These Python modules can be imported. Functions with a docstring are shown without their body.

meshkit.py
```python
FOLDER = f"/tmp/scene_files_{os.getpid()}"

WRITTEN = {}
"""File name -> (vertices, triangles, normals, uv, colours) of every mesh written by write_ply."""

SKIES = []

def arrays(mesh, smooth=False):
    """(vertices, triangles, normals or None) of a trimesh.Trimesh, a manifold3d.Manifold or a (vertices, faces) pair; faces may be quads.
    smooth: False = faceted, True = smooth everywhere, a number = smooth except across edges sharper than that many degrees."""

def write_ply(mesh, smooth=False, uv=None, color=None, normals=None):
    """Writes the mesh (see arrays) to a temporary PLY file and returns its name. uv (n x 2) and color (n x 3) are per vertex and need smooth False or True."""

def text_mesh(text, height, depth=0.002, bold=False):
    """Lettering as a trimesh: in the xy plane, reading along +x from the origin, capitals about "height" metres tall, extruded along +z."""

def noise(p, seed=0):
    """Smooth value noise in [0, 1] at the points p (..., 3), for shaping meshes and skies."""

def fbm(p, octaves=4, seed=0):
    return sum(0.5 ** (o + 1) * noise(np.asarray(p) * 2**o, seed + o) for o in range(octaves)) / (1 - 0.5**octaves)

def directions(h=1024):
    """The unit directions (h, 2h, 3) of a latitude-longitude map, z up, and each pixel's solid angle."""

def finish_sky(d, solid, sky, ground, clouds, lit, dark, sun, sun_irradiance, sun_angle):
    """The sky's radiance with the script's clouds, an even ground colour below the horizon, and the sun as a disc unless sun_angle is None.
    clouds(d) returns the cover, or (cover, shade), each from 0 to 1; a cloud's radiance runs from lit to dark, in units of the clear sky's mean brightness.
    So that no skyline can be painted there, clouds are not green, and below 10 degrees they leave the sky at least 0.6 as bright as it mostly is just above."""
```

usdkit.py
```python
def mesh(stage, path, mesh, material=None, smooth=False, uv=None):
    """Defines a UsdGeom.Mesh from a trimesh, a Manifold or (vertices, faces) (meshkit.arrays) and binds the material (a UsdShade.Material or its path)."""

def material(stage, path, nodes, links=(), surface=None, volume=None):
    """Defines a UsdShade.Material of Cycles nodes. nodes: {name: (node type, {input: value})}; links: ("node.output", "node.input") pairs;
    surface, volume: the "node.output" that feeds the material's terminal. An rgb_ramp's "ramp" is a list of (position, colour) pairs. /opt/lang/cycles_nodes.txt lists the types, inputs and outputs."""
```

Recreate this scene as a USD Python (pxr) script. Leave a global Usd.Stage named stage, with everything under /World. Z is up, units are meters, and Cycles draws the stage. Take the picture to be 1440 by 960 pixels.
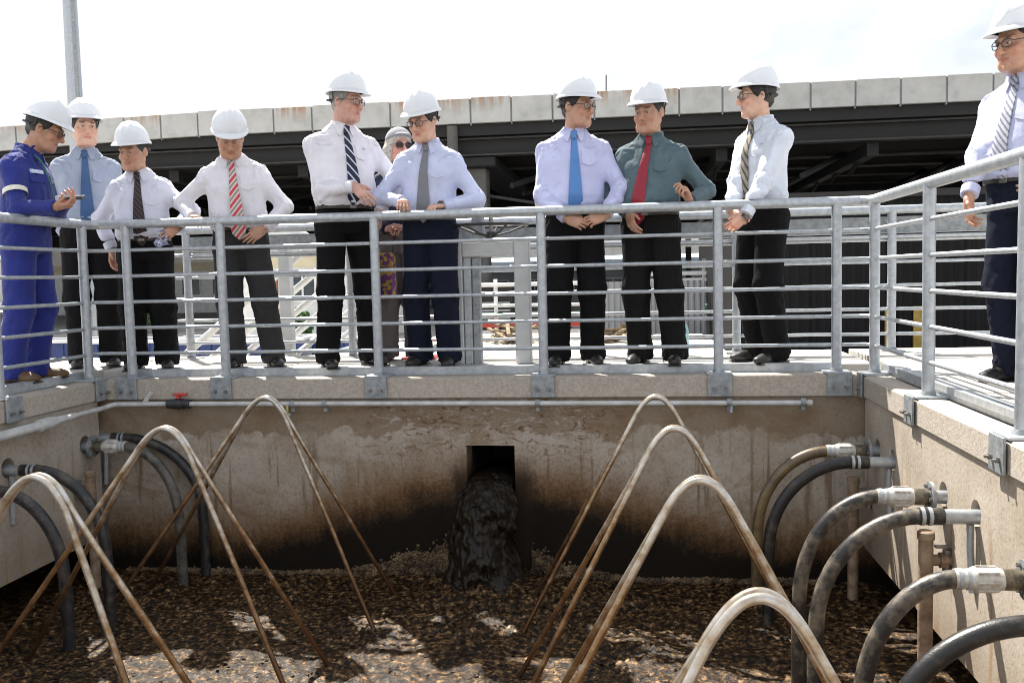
import math, random
import numpy as np, trimesh, manifold3d
from scipy import ndimage
from scipy.spatial import cKDTree
from pxr import Usd, UsdGeom, UsdLux, UsdShade, Sdf, Gf, Vt
import usdkit, meshkit

# ---------------------------------------------------------------- camera, sky, sun, exposure
stage = Usd.Stage.CreateInMemory()
UsdGeom.SetStageUpAxis(stage, 'Z')
UsdGeom.Xform.Define(stage, '/World')
FOCAL, YAW, PITCH, ROLL = 1300.0, -.1315, -.0721, -.0228     # focal length in pixels of a 1440 wide picture, angles in radians
EYE = np.array([0., -5.62, .62])
EXPOSURE = 1.38
SUN_TO = np.array([-.40, .55, 1.0]); SUN_TO /= np.linalg.norm(SUN_TO)
SUN_POWER, SKY_POWER = 1.25, .05
FW = np.array([math.sin(YAW) * math.cos(PITCH), math.cos(YAW) * math.cos(PITCH), math.sin(PITCH)])
_r = np.array([math.cos(YAW), -math.sin(YAW), 0]); _u = np.cross(_r, FW)
RT = _r * math.cos(ROLL) + _u * math.sin(ROLL); UP = -_r * math.sin(ROLL) + _u * math.cos(ROLL)
cam = UsdGeom.Camera.Define(stage, '/World/camera')
cam.CreateHorizontalApertureAttr(36.0); cam.CreateVerticalApertureAttr(24.0); cam.CreateFocalLengthAttr(36.0 * FOCAL / 1440)
cam.CreateClippingRangeAttr(Gf.Vec2f(.05, 2000)); cam.CreateExposureAttr(EXPOSURE)
M4 = np.eye(4); M4[0, :3], M4[1, :3], M4[2, :3], M4[3, :3] = RT, UP, -FW, EYE
cam.AddTransformOp().Set(Gf.Matrix4d(*M4.ravel().tolist()))

def at(px, py, Y):
    """The point of the plane y = Y seen at a place of the photograph (1440 x 960)."""
    d = (px - 720) / FOCAL * RT - (py - 480) / FOCAL * UP + FW
    return EYE + d * (Y - EYE[1]) / d[1]

sun = UsdLux.DistantLight.Define(stage, '/World/sun')
sun.CreateIntensityAttr(SUN_POWER); sun.CreateAngleAttr(.5); sun.CreateNormalizeAttr(True); sun.CreateColorAttr(Gf.Vec3f(1, .95, .87))
_z = SUN_TO; _x = np.cross([0, 0, 1], _z); _x /= np.linalg.norm(_x); _y = np.cross(_z, _x)
S4 = np.eye(4); S4[0, :3], S4[1, :3], S4[2, :3] = _x, _y, _z
sun.AddTransformOp().Set(Gf.Matrix4d(*S4.ravel().tolist()))
sky_mat = usdkit.material(stage, '/World/Looks/sky', {
    'sky': ('sky_texture', {'sky_type': 'single_scattering', 'sun_disc': False, 'sun_elevation': math.asin(SUN_TO[2]), 'sun_rotation': math.atan2(SUN_TO[0], SUN_TO[1]), 'aerosol_density': 5.0}),
    'tc': ('texture_coordinate', {}), 'map': ('mapping', {'scale': (1, 1, 2.6)}),
    'n': ('noise_texture', {'scale': 2.2, 'detail': 6, 'roughness': .58, 'distortion': .4}),
    'r': ('map_range', {'from_min': .40, 'from_max': .66, 'to_min': .42, 'to_max': 1.0, 'clamp': True}),
    'm': ('mix', {'color2': (9.6, 10.0, 10.6)}),
    'bg': ('background_shader', {'strength': SKY_POWER})},
    [('tc.generated', 'map.vector'), ('map.vector', 'n.vector'), ('n.fac', 'r.value'), ('r.result', 'm.fac'), ('sky.color', 'm.color1'), ('m.color', 'bg.color')], surface='bg.background')
dome = UsdLux.DomeLight.Define(stage, '/World/sky'); dome.CreateIntensityAttr(1.0)
UsdShade.MaterialBindingAPI.Apply(dome.GetPrim()).Bind(sky_mat)
dome.GetPrim().SetCustomDataByKey('kind', 'structure')

# ---------------------------------------------------------------- scene helpers
COUNT = {}
def numbered(parent, name):
    k = (parent, name); n = COUNT.get(k, -1) + 1; COUNT[k] = n
    return name if n == 0 else '%s_%03d' % (name, n)
def tell(prim, label=None, cat=None, group=None, kind=None):
    p = prim.GetPrim() if hasattr(prim, 'GetPrim') else prim
    for k, v in (('label', label), ('category', cat), ('group', group), ('kind', kind)):
        if v: p.SetCustomDataByKey(k, v)
    return p
def thing(name, label, cat, loc=(0, 0, 0), rotz=0, group=None):
    x = UsdGeom.Xform.Define(stage, '/World/' + numbered('/World', name))
    x.AddTranslateOp().Set(Gf.Vec3d(*map(float, loc)))
    if rotz: x.AddRotateZOp().Set(float(rotz))
    return tell(x, label, cat, group)
def obj(name, mesh, material, parent=None, smooth=30, label=None, cat=None, group=None, kind=None, col=None):
    base = str(parent.GetPath()) if parent is not None else '/World'
    path = base + '/' + numbered(base, name)
    if isinstance(mesh, list): mesh = join(mesh)
    m = usdkit.mesh(stage, path, mesh, material, smooth=smooth)
    if col is not None:
        UsdGeom.PrimvarsAPI(m).CreatePrimvar('tone', Sdf.ValueTypeNames.Color3fArray, 'vertex').Set(Vt.Vec3fArray.FromNumpy(np.asarray(col, np.float32)))
    return tell(m, label, cat, group, kind)
def copy_of(root, loc, rotz, label=None, group=None):
    name = root.GetName().rstrip('0123456789').rstrip('_')
    was = root.GetCustomData()
    r = thing(name, label or was['label'], was['category'], loc, rotz, group or was.get('group'))
    r.GetReferences().AddInternalReference(root.GetPath()); r.SetInstanceable(True)
    return r
def join(ms):
    vs, fs, n = [], [], 0
    for m in ms:
        if isinstance(m, list): m = join(m)
        v, f = (m.vertices, m.faces) if hasattr(m, 'vertices') else m
        vs.append(np.asarray(v)); fs.append(np.asarray(f) + n); n += len(v)
    return trimesh.Trimesh(np.vstack(vs), np.vstack(fs), process=False)

def box(lo, hi, ch=0.0):
    """A box between two corners, its edges chamfered."""
    lo, hi = np.minimum(lo, hi).astype(float), np.maximum(lo, hi).astype(float)
    if ch <= 0:
        return trimesh.creation.box(bounds=[lo, hi])
    ch = min(ch, (hi - lo).min() * .45)
    c, h = (lo + hi) / 2, (hi - lo) / 2
    pts = []
    for sx in (-1, 1):
        for sy in (-1, 1):
            for sz in (-1, 1):
                s = np.array([sx, sy, sz])
                for k in range(3):
                    d = np.full(3, 1.0); q = h.copy()
                    for j in range(3):
                        if j != k: q[j] -= ch
                    pts.append(c + s * q)
    return trimesh.convex.convex_hull(np.array(pts))
def rot(m, deg, axis, about=(0, 0, 0)):
    m = m.copy(); m.apply_transform(trimesh.transformations.rotation_matrix(math.radians(deg), axis, about)); return m
def move(m, d):
    m = m.copy(); m.apply_translation(d); return m
def tube(path, r, n=12, closed=False, caps=True):
    """A round bar swept along points; r is one radius or one for each point."""
    P = np.asarray(path, float); N = len(P); r = np.broadcast_to(np.asarray(r, float), N)
    T = np.gradient(P, axis=0) if not closed else np.roll(P, -1, 0) - np.roll(P, 1, 0)
    if not closed:
        T[0], T[-1] = P[1] - P[0], P[-1] - P[-2]
    T /= np.maximum(np.linalg.norm(T, axis=1, keepdims=True), 1e-12)
    a = np.array([0, 0, 1.]) if abs(T[0][2]) < .9 else np.array([1., 0, 0])
    u = np.cross(T[0], a); u /= np.linalg.norm(u)
    ang = np.arange(n) / n * 2 * math.pi; V = []
    for i in range(N):
        u = u - T[i] * (u @ T[i]); u /= np.linalg.norm(u); w = np.cross(T[i], u)
        V.append(P[i] + r[i] * (np.cos(ang)[:, None] * u + np.sin(ang)[:, None] * w))
    V = np.vstack(V); F = []
    for i in range(N if closed else N - 1):
        a0, b0 = i * n, ((i + 1) % N) * n
        for k in range(n):
            k2 = (k + 1) % n
            F += [[a0 + k, a0 + k2, b0 + k2], [a0 + k, b0 + k2, b0 + k]]
    if caps and not closed:
        V = np.vstack([V, P[0], P[-1]]); c0, c1 = N * n, N * n + 1
        for k in range(n):
            k2 = (k + 1) % n
            F += [[c0, k2, k], [c1, (N - 1) * n + k, (N - 1) * n + k2]]
    return trimesh.Trimesh(V, np.array(F), process=False)
def cyl(a, b, r, n=14):
    return tube([a, b], r, n)
def curve(pts, n=40):
    """A Catmull-Rom curve through points."""
    P = np.asarray(pts, float); P = np.vstack([2 * P[0] - P[1], P, 2 * P[-1] - P[-2]]); out = []
    seg = len(P) - 3; k = max(2, n // seg)
    for i in range(seg):
        p0, p1, p2, p3 = P[i:i + 4]
        for t in np.linspace(0, 1, k, endpoint=False):
            out.append(.5 * (2 * p1 + (p2 - p0) * t + (2 * p0 - 5 * p1 + 4 * p2 - p3) * t * t + (3 * p1 - p0 - 3 * p2 + p3) * t ** 3))
    return np.vstack(out + [P[-2]])
def round_corner(pts, r, k=6):
    """A polyline with its inner corners rounded."""
    P = [np.asarray(p, float) for p in pts]; out = [P[0]]
    for a, b, c in zip(P, P[1:], P[2:]):
        d1, d2 = a - b, c - b; l1, l2 = np.linalg.norm(d1), np.linalg.norm(d2); q = min(r, l1 * .45, l2 * .45)
        s, e = b + d1 / l1 * q, b + d2 / l2 * q
        for t in np.linspace(0, 1, k):
            out.append((1 - t) ** 2 * s + 2 * t * (1 - t) * b + t * t * e)
    return np.array(out + [P[-1]])

# ---------------------------------------------------------------- materials
def MAT(name, nodes, links, surface='p.BSDF'):
    return usdkit.material(stage, '/World/Looks/' + name, nodes, links, surface=surface)
def plain(name, a, b=None, rough=.5, metal=0.0, scale=12, detail=5, bump=0.0, bscale=None, world=False, lo=.35, hi=.65, spec=.5, sheen=0.0, coat=0.0, dist=0.01):
    """Two tones mixed by noise, roughness and a fine relief."""
    b = b if b is not None else tuple(x * .8 for x in a)
    nodes = {'tc': ('texture_coordinate', {}), 'g': ('geometry', {}),
             'n': ('noise_texture', {'scale': scale, 'detail': detail, 'roughness': .6}),
             'r': ('map_range', {'from_min': lo, 'from_max': hi, 'clamp': True}),
             'm': ('mix', {'color1': b, 'color2': a}),
             'p': ('principled_bsdf', {'roughness': rough, 'metallic': metal, 'specular_ior_level': spec, 'sheen_weight': sheen, 'coat_weight': coat})}
    src = 'g.position' if world else 'tc.object'
    links = [(src, 'n.vector'), ('n.fac', 'r.value'), ('r.result', 'm.fac'), ('m.color', 'p.base_color')]
    if bump:
        nodes['n2'] = ('noise_texture', {'scale': bscale or scale * 4, 'detail': 4, 'roughness': .6})
        nodes['b'] = ('bump', {'strength': bump, 'distance': dist})
        links += [(src, 'n2.vector'), ('n2.fac', 'b.height'), ('b.normal', 'p.normal')]
    return MAT(name, nodes, links)
m_galv = plain('galvanised_steel', (.45, .475, .495), (.33, .355, .38), rough=.42, metal=.5, scale=30, bump=.12, bscale=160)
m_galv_dull = plain('dull_galvanised_plate', (.34, .36, .37), (.20, .22, .23), rough=.55, metal=.4, scale=22, bump=.2, bscale=120)
m_bolt = plain('bolt_steel', (.30, .30, .30), (.16, .14, .12), rough=.4, metal=.7, scale=60)
m_white_steel = plain('grey_painted_steel', (.52, .53, .53), (.43, .44, .44), rough=.5, scale=9, bump=.05)
m_pvc = plain('grey_plastic_pipe', (.55, .56, .55), (.40, .40, .38), rough=.45, scale=14, bump=.08, bscale=90)
m_rubber = plain('black_rubber', (.075, .062, .048), (.011, .011, .012), rough=.36, scale=17, detail=7, bump=.15, bscale=150, lo=.50, hi=.74)
m_dusty_sunlit = plain('dusty_sunlit_rubber', (.24, .20, .15), (.016, .015, .015), rough=.4, scale=13, detail=8, bump=.15, bscale=150, lo=.44, hi=.74)  # dust streaks on rubber, the pale tan also painting in sun on the tops
m_valve = plain('grimy_valve_metal', (.20, .17, .12), (.07, .06, .045), rough=.45, metal=.5, scale=40)
m_joint = plain('parapet_joint_filler', (.27, .275, .275), (.20, .205, .21), rough=.8, scale=2, world=True)
m_hose_brown = plain('stained_clear_hose', (.16, .115, .055), (.07, .05, .03), rough=.3, scale=18, bump=.05, coat=.3)
m_hose_grey = plain('dirty_grey_hose', (.11, .10, .085), (.03, .028, .025), rough=.4, scale=20, bump=.1)
m_white_fit = plain('white_coupling_plastic', (.56, .55, .52), (.30, .27, .22), rough=.4, scale=40, lo=.3, hi=.6)
m_brass = plain('tarnished_brass', (.42, .33, .12), (.25, .19, .09), rough=.35, metal=.8, scale=40)
m_rust_pipe = plain('rusty_pipe', (.30, .22, .15), (.12, .075, .045), rough=.7, scale=14, bump=.3, bscale=70)
m_red = plain('red_plastic', (.55, .05, .03), (.42, .04, .03), rough=.4, scale=20)
m_black = plain('black_plastic', (.02, .02, .022), (.03, .03, .03), rough=.4, scale=20)
m_slab = plain('pale_walkway_concrete', (.47, .45, .41), (.38, .36, .33), rough=.85, scale=5, bump=.15, bscale=80, world=True)
m_yard = plain('yard_concrete', (.42, .40, .37), (.32, .30, .27), rough=.9, scale=.7, detail=8, bump=.1, bscale=20, world=True)
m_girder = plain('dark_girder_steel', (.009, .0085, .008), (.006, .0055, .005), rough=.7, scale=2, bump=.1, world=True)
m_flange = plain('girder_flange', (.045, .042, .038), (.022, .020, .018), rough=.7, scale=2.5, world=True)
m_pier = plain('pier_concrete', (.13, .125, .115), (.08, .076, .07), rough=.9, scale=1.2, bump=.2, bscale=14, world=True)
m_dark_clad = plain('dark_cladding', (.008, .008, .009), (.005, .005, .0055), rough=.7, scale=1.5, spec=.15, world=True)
m_grey_clad = plain('grey_cladding', (.30, .31, .32), (.24, .25, .26), rough=.6, scale=1.5, world=True)
m_white_paint = plain('white_paint', (.74, .74, .72), (.62, .61, .58), rough=.6, scale=4, bump=.05)
m_cream = plain('cream_render', (.62, .55, .38), (.54, .47, .32), rough=.8, scale=3)
m_glass_dark = plain('dark_window', (.03, .04, .05), (.05, .06, .07), rough=.12, scale=3)
m_blue_wall = plain('pale_blue_sheet', (.52, .70, .80), (.45, .63, .74), rough=.6, scale=3)
m_blue_drum = plain('blue_plastic_crate', (.02, .04, .16), (.015, .03, .11), rough=.4, scale=10)
m_green_pipe = plain('green_pipe', (.09, .24, .15), (.06, .17, .11), rough=.45, scale=8)
m_brown_door = plain('brown_door', (.30, .13, .06), (.22, .10, .05), rough=.6, scale=8)
m_wood = plain('timber_offcuts', (.30, .22, .13), (.14, .10, .06), rough=.85, scale=8)
m_leaf = plain('shrub_leaf', (.06, .13, .03), (.03, .08, .02), rough=.6, scale=6)
m_helmet = plain('white_helmet_plastic', (.64, .66, .68), (.60, .62, .65), rough=.32, scale=8, coat=.2)
m_band = plain('helmet_headband', (.02, .02, .02), (.03, .03, .03), rough=.6)
m_hair = plain('black_hair', (.016, .014, .013), (.008, .007, .007), rough=.5, scale=90, bump=.5, bscale=160)
m_hair_grey = plain('grey_hair', (.30, .29, .27), (.16, .15, .14), rough=.5, scale=90, bump=.5, bscale=160)
m_hair_blond = plain('ash_blonde_hair', (.48, .45, .40), (.24, .22, .19), rough=.5, scale=60, bump=.6, bscale=120)
m_shoe = plain('black_leather', (.018, .017, .016), (.03, .028, .026), rough=.35, scale=20)
m_shoe_brown = plain('brown_boot_leather', (.14, .075, .035), (.09, .05, .025), rough=.6, scale=20)
m_belt = plain('dark_belt_leather', (.03, .02, .014), (.02, .014, .01), rough=.4, scale=30)
m_buckle = plain('belt_buckle', (.16, .15, .13), rough=.35, metal=.9)
m_eye = plain('eye_white', (.62, .60, .57), rough=.25)
m_iris = plain('dark_iris', (.02, .013, .01), rough=.2)
m_frame = plain('spectacle_frame', (.03, .03, .032), rough=.35, metal=.3)
m_lens_dark = plain('dark_lens', (.012, .012, .014), rough=.08)
MAT('clear_lens', {'t': ('transparent_bsdf', {'color': (.93, .95, .95)}), 'g': ('glossy_bsdf', {'roughness': .03, 'color': (.9, .9, .9)}), 'f': ('fresnel', {'IOR': 1.5}), 'm': ('mix_closure', {})},
    [('f.fac', 'm.fac'), ('t.BSDF', 'm.closure1'), ('g.BSDF', 'm.closure2')], surface='m.closure')
m_lens = '/World/Looks/clear_lens'

# skin: the tone comes from a per-vertex colour (lips, brows), mottled a little
m_skin = MAT('skin', {'a': ('attribute', {'attribute': 'tone'}), 'tc': ('texture_coordinate', {}), 'n': ('noise_texture', {'scale': 38, 'detail': 4}),
    'r': ('map_range', {'from_min': .3, 'from_max': .7, 'to_min': .86, 'to_max': 1.08, 'clamp': True}), 'm': ('vector_math', {'math_type': 'multiply'}), 'c': ('combine_xyz', {}),
    'p': ('principled_bsdf', {'roughness': .46, 'subsurface_weight': .12, 'subsurface_scale': .012, 'specular_ior_level': .45})},
    [('tc.object', 'n.vector'), ('n.fac', 'r.value'), ('r.result', 'c.x'), ('r.result', 'c.y'), ('r.result', 'c.z'), ('a.color', 'm.vector1'), ('c.vector', 'm.vector2'), ('m.vector', 'p.base_color')])

def fabric(name, c, rough=.85, weave=420, var=.88, stripe=None, sheen=.12, spec=.25):
    """Cloth: one colour with soft variation, a woven relief, optional fine stripes (colour, scale, direction)."""
    nodes = {'tc': ('texture_coordinate', {}), 'n': ('noise_texture', {'scale': 9, 'detail': 5}), 'r': ('map_range', {'from_min': .3, 'from_max': .7, 'to_min': var, 'to_max': 1.0, 'clamp': True}),
             'c': ('combine_xyz', {}), 'm': ('vector_math', {'math_type': 'multiply', 'vector2': (1, 1, 1)}), 'base': ('color', {'value': c}),
             'w': ('noise_texture', {'scale': weave, 'detail': 2}), 'b': ('bump', {'strength': .18, 'distance': .002}),
             'n3': ('noise_texture', {'scale': 13, 'detail': 3, 'distortion': 1.0}), 'b2': ('bump', {'strength': .28, 'distance': .010}),
             'p': ('principled_bsdf', {'roughness': rough, 'sheen_weight': sheen, 'specular_ior_level': spec})}
    links = [('tc.object', 'n.vector'), ('n.fac', 'r.value'), ('r.result', 'c.x'), ('r.result', 'c.y'), ('r.result', 'c.z'), ('c.vector', 'm.vector2'), ('tc.object', 'w.vector'), ('w.fac', 'b.height'),
             ('tc.object', 'n3.vector'), ('n3.fac', 'b2.height'), ('b2.normal', 'b.normal'), ('b.normal', 'p.normal'), ('m.vector', 'p.base_color')]
    if stripe:
        c2, sc, d, width = stripe[:4]
        nodes['mp'] = ('mapping', {'rotation': (0, math.radians(d), 0)})
        nodes['wv'] = ('wave_texture', {'wave_type': 'bands', 'bands_direction': 'x', 'profile': 'saw', 'scale': sc})
        stops = [(0, c), (1 - width - .02, c), (1 - width, c2), (1, c2)] if len(stripe) < 5 else stripe[4]
        nodes['rp'] = ('rgb_ramp', {'ramp': stops, 'interpolate': False})
        links += [('tc.object', 'mp.vector'), ('mp.vector', 'wv.vector'), ('wv.fac', 'rp.fac'), ('rp.color', 'm.vector1')]
        del nodes['base']
    else:
        links += [('base.color', 'm.vector1')]
    return MAT(name, nodes, links)

# concrete of the tank: grey, speckled, with the sludge's stains where the photograph has them
def tank_concrete(name, far):
    N = {'g': ('geometry', {}), 's': ('separate_xyz', {}),
         'n1': ('noise_texture', {'scale': 3.2, 'detail': 8, 'roughness': .62}), 'n2': ('noise_texture', {'scale': 55, 'detail': 4, 'roughness': .7}),
         'n3': ('noise_texture', {'scale': 7, 'detail': 6, 'roughness': .65, 'distortion': .6}),
         'base': ('rgb_ramp', {'ramp': [(.30, (.31, .265, .21)), (.5, (.385, .34, .285)), (.72, (.45, .41, .355))]}),
         'sp': ('rgb_ramp', {'ramp': [(.30, (.70, .64, .58)), (.45, (.95, .94, .92)), (.62, (1.04, 1.04, 1.04)), (.74, (.85, .78, .68))]}),
         'mul': ('mix', {'mix_type': 'multiply', 'fac': 1.0}),
         'b': ('bump', {'strength': .35, 'distance': .006}), 'p': ('principled_bsdf', {'roughness': .85, 'specular_ior_level': .12})}
    L = [('g.position', 's.vector'), ('g.position', 'n1.vector'), ('g.position', 'n2.vector'), ('g.position', 'n3.vector'), ('n1.fac', 'base.fac'), ('n2.fac', 'sp.fac'),
         ('base.color', 'mul.color1'), ('sp.color', 'mul.color2'), ('n2.fac', 'b.height'), ('b.normal', 'p.normal')]
    last = 'mul.color'
    def layer(key, fac_from, colour, amount=1.0):
        nonlocal last
        N[key] = ('mix', {'color2': colour}); L.extend([(fac_from, key + '.fac'), (last, key + '.color1')]); last = key + '.color'
    def math_node(key, kind, a, b=None, c=None, clamp=False):
        ins = {'math_type': kind, 'use_clamp': clamp}
        for i, x in enumerate((a, b, c)):
            if x is None: continue
            if isinstance(x, str): L.append((x, f'{key}.value{i + 1}'))
            else: ins[f'value{i + 1}'] = x
        N[key] = ('math', ins); return key + '.value'
    def step(key, src, lo, hi):
        N[key] = ('map_range', {'range_type': 'smoothstep', 'from_min': lo, 'from_max': hi, 'to_min': 0, 'to_max': 1, 'clamp': True}); L.append((src, key + '.value')); return key + '.result'
    # z wobbled by noise
    wob = math_node('wob', 'multiply_add', 'n3.fac', .22, -.11)
    zw = math_node('zw', 'add', 's.z', wob)
    if far:
        N['m6'] = ('mapping', {'scale': (1.0, 1, 1.5)}); N['n6'] = ('noise_texture', {'scale': 2.1, 'detail': 9, 'roughness': .68, 'distortion': .9}); L.extend([('g.position', 'm6.vector'), ('m6.vector', 'n6.vector')])
        mo = step('mo', 'n6.fac', .46, .66); layer('mottle', math_node('mo2', 'multiply', mo, .62), (.20, .125, .062))
        N['m7'] = ('mapping', {'scale': (9.0, 1, .55)}); N['n7'] = ('noise_texture', {'scale': 1.6, 'detail': 6, 'roughness': .65, 'distortion': .2}); L.extend([('g.position', 'm7.vector'), ('m7.vector', 'n7.vector')])
        dr_ = math_node('dr1', 'multiply', step('dr', 'n7.fac', .55, .66), step('drz', 's.z', -.22, -.55)); layer('drips', math_node('dr2', 'multiply', dr_, .7), (.13, .075, .036))
        ax = math_node('ax', 'add', 's.x', .88); aa = math_node('aa', 'absolute', ax)
        # the brown band under the pipe, with an uneven scalloped lower edge
        N['n4'] = ('noise_texture', {'dimensions': '1D', 'scale': 2.6, 'detail': 3}); L.append(('s.x', 'n4.w'))
        edge = math_node('edge', 'multiply_add', 'n4.fac', .30, -.50)
        zz = math_node('zz', 'subtract', zw, edge)
        up = step('up', zz, -.012, .012); top = step('top', 's.z', -.115, -.15)
        br = math_node('br', 'multiply', up, top); brn = math_node('brn', 'multiply', br, math_node('bn', 'multiply_add', 'n1.fac', 1.5, -.05, clamp=True), clamp=True)
        layer('brown', math_node('br2', 'multiply', brn, .85), (.165, .105, .055))
        # whitish and rust-brown splashes above the opening
        N['mp'] = ('mapping', {'scale': (1.0, 1, 2.4), 'rotation': (0, .5, 0)}); N['n5'] = ('noise_texture', {'scale': 7.5, 'detail': 6, 'roughness': .7, 'distortion': 2.2})
        L.extend([('g.position', 'mp.vector'), ('mp.vector', 'n5.vector')])
        near = math_node('nr', 'multiply', step('nx', aa, 1.0, .55), step('nz', 's.z', -.62, -.40)); near = math_node('nr2', 'multiply', near, top)
        sp = math_node('spl', 'multiply', near, step('s5', 'n5.fac', .55, .62)); layer('rust', math_node('rs', 'multiply', sp, .9), (.12, .06, .028))
        sp2 = math_node('spl2', 'multiply', near, step('s6', 'n5.fac', .45, .38)); layer('pale', math_node('ps', 'multiply', sp2, .8), (.42, .39, .36))
        # sludge film: brown, then black, its upper edge rising towards the opening
        rise = math_node('rise', 'multiply_add', step('rx', aa, 1.7, .15), .34, -1.055)
        grain = math_node('grain', 'multiply_add', 'n2.fac', .20, -.10); drip = math_node('drip', 'multiply_add', 'n7.fac', .16, -.08)
        zf = math_node('zf', 'subtract', math_node('zs2', 'add', math_node('zs1', 'add', math_node('zs', 'multiply_add', wob, .75, 's.z'), grain), drip), rise)
        f1 = step('f1', zf, .46, .0); layer('film', math_node('f1a', 'power', f1, 1.5), (.15, .085, .040))
        f2 = step('f2', zf, .13, -.12); layer('wet', f2, (.009, .0065, .0045))
        hx = math_node('hx', 'add', aa, math_node('hn', 'multiply_add', 'n3.fac', .22, -.11)); halo = math_node('halo', 'multiply', step('h1', hx, .31, .20), step('h2', 's.z', -.46, -.66))
        layer('outlet_stain', math_node('ho', 'multiply', halo, .9), (.022, .014, .009))
        rough = math_node('rg', 'multiply_add', f2, -.20, .85); L.append((rough, 'p.roughness'))
    else:
        f1 = step('f1', zw, -.58, -1.0); layer('film', math_node('f1a', 'multiply', f1, .55), (.19, .14, .09))
        N['mp'] = ('mapping', {'scale': (1, 5, .55)}); N['n5'] = ('noise_texture', {'scale': 2.4, 'detail': 5, 'roughness': .6}); L.extend([('g.position', 'mp.vector'), ('mp.vector', 'n5.vector')])
        st = math_node('st', 'multiply', step('s5', 'n5.fac', .55, .68), step('s6', 's.z', -.28, -.5)); layer('runs', math_node('sr', 'multiply', st, .6), (.24, .14, .06))
    L.append((last, 'p.base_color'))
    return MAT(name, N, L)
m_far_wall = tank_concrete('tank_far_wall', True)
m_side_wall = tank_concrete('tank_side_wall', False)
m_coping = plain('coping_concrete', (.43, .385, .325), (.32, .28, .235), rough=.85, scale=60, detail=6, bump=.3, bscale=90, world=True)
m_dark_inside = plain('dark_inside_concrete', (.03, .025, .02), (.015, .013, .011), rough=.6, scale=5, world=True)  # near-black concrete for the outlet chamber, sleeve backs and outer walls

m_sludge = MAT('sludge', {'g': ('geometry', {}), 'n': ('noise_texture', {'scale': 32, 'detail': 7, 'roughness': .72}), 'n2': ('noise_texture', {'scale': 4, 'detail': 4}),
    'r': ('rgb_ramp', {'ramp': [(.36, (.002, .0013, .001)), (.45, (.007, .004, .002)), (.55, (.085, .047, .019)), (.69, (.52, .32, .15))]}),
    'r2': ('map_range', {'from_min': .3, 'from_max': .7, 'to_min': .55, 'to_max': 1.1, 'clamp': True}), 'c': ('combine_xyz', {}), 'm': ('vector_math', {'math_type': 'multiply'}),
    'b': ('bump', {'strength': .8, 'distance': .014}), 'p': ('principled_bsdf', {'roughness': .36, 'specular_ior_level': .22})},
    [('g.position', 'n.vector'), ('g.position', 'n2.vector'), ('n.fac', 'r.fac'), ('n2.fac', 'r2.value'), ('r2.result', 'c.x'), ('r2.result', 'c.y'), ('r2.result', 'c.z'), ('r.color', 'm.vector1'), ('c.vector', 'm.vector2'),
     ('m.vector', 'p.base_color'), ('n.fac', 'b.height'), ('b.normal', 'p.normal')])
m_flow = plain('wet_sludge', (.017, .0115, .007), (.004, .003, .002), rough=.34, spec=.28, scale=30, bump=.6, bscale=60, world=True)
m_crust = plain('dried_sludge', (.21, .145, .078), (.045, .028, .016), rough=.9, scale=17, detail=8, bump=.9, bscale=70, world=True, lo=.40, hi=.62)
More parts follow.
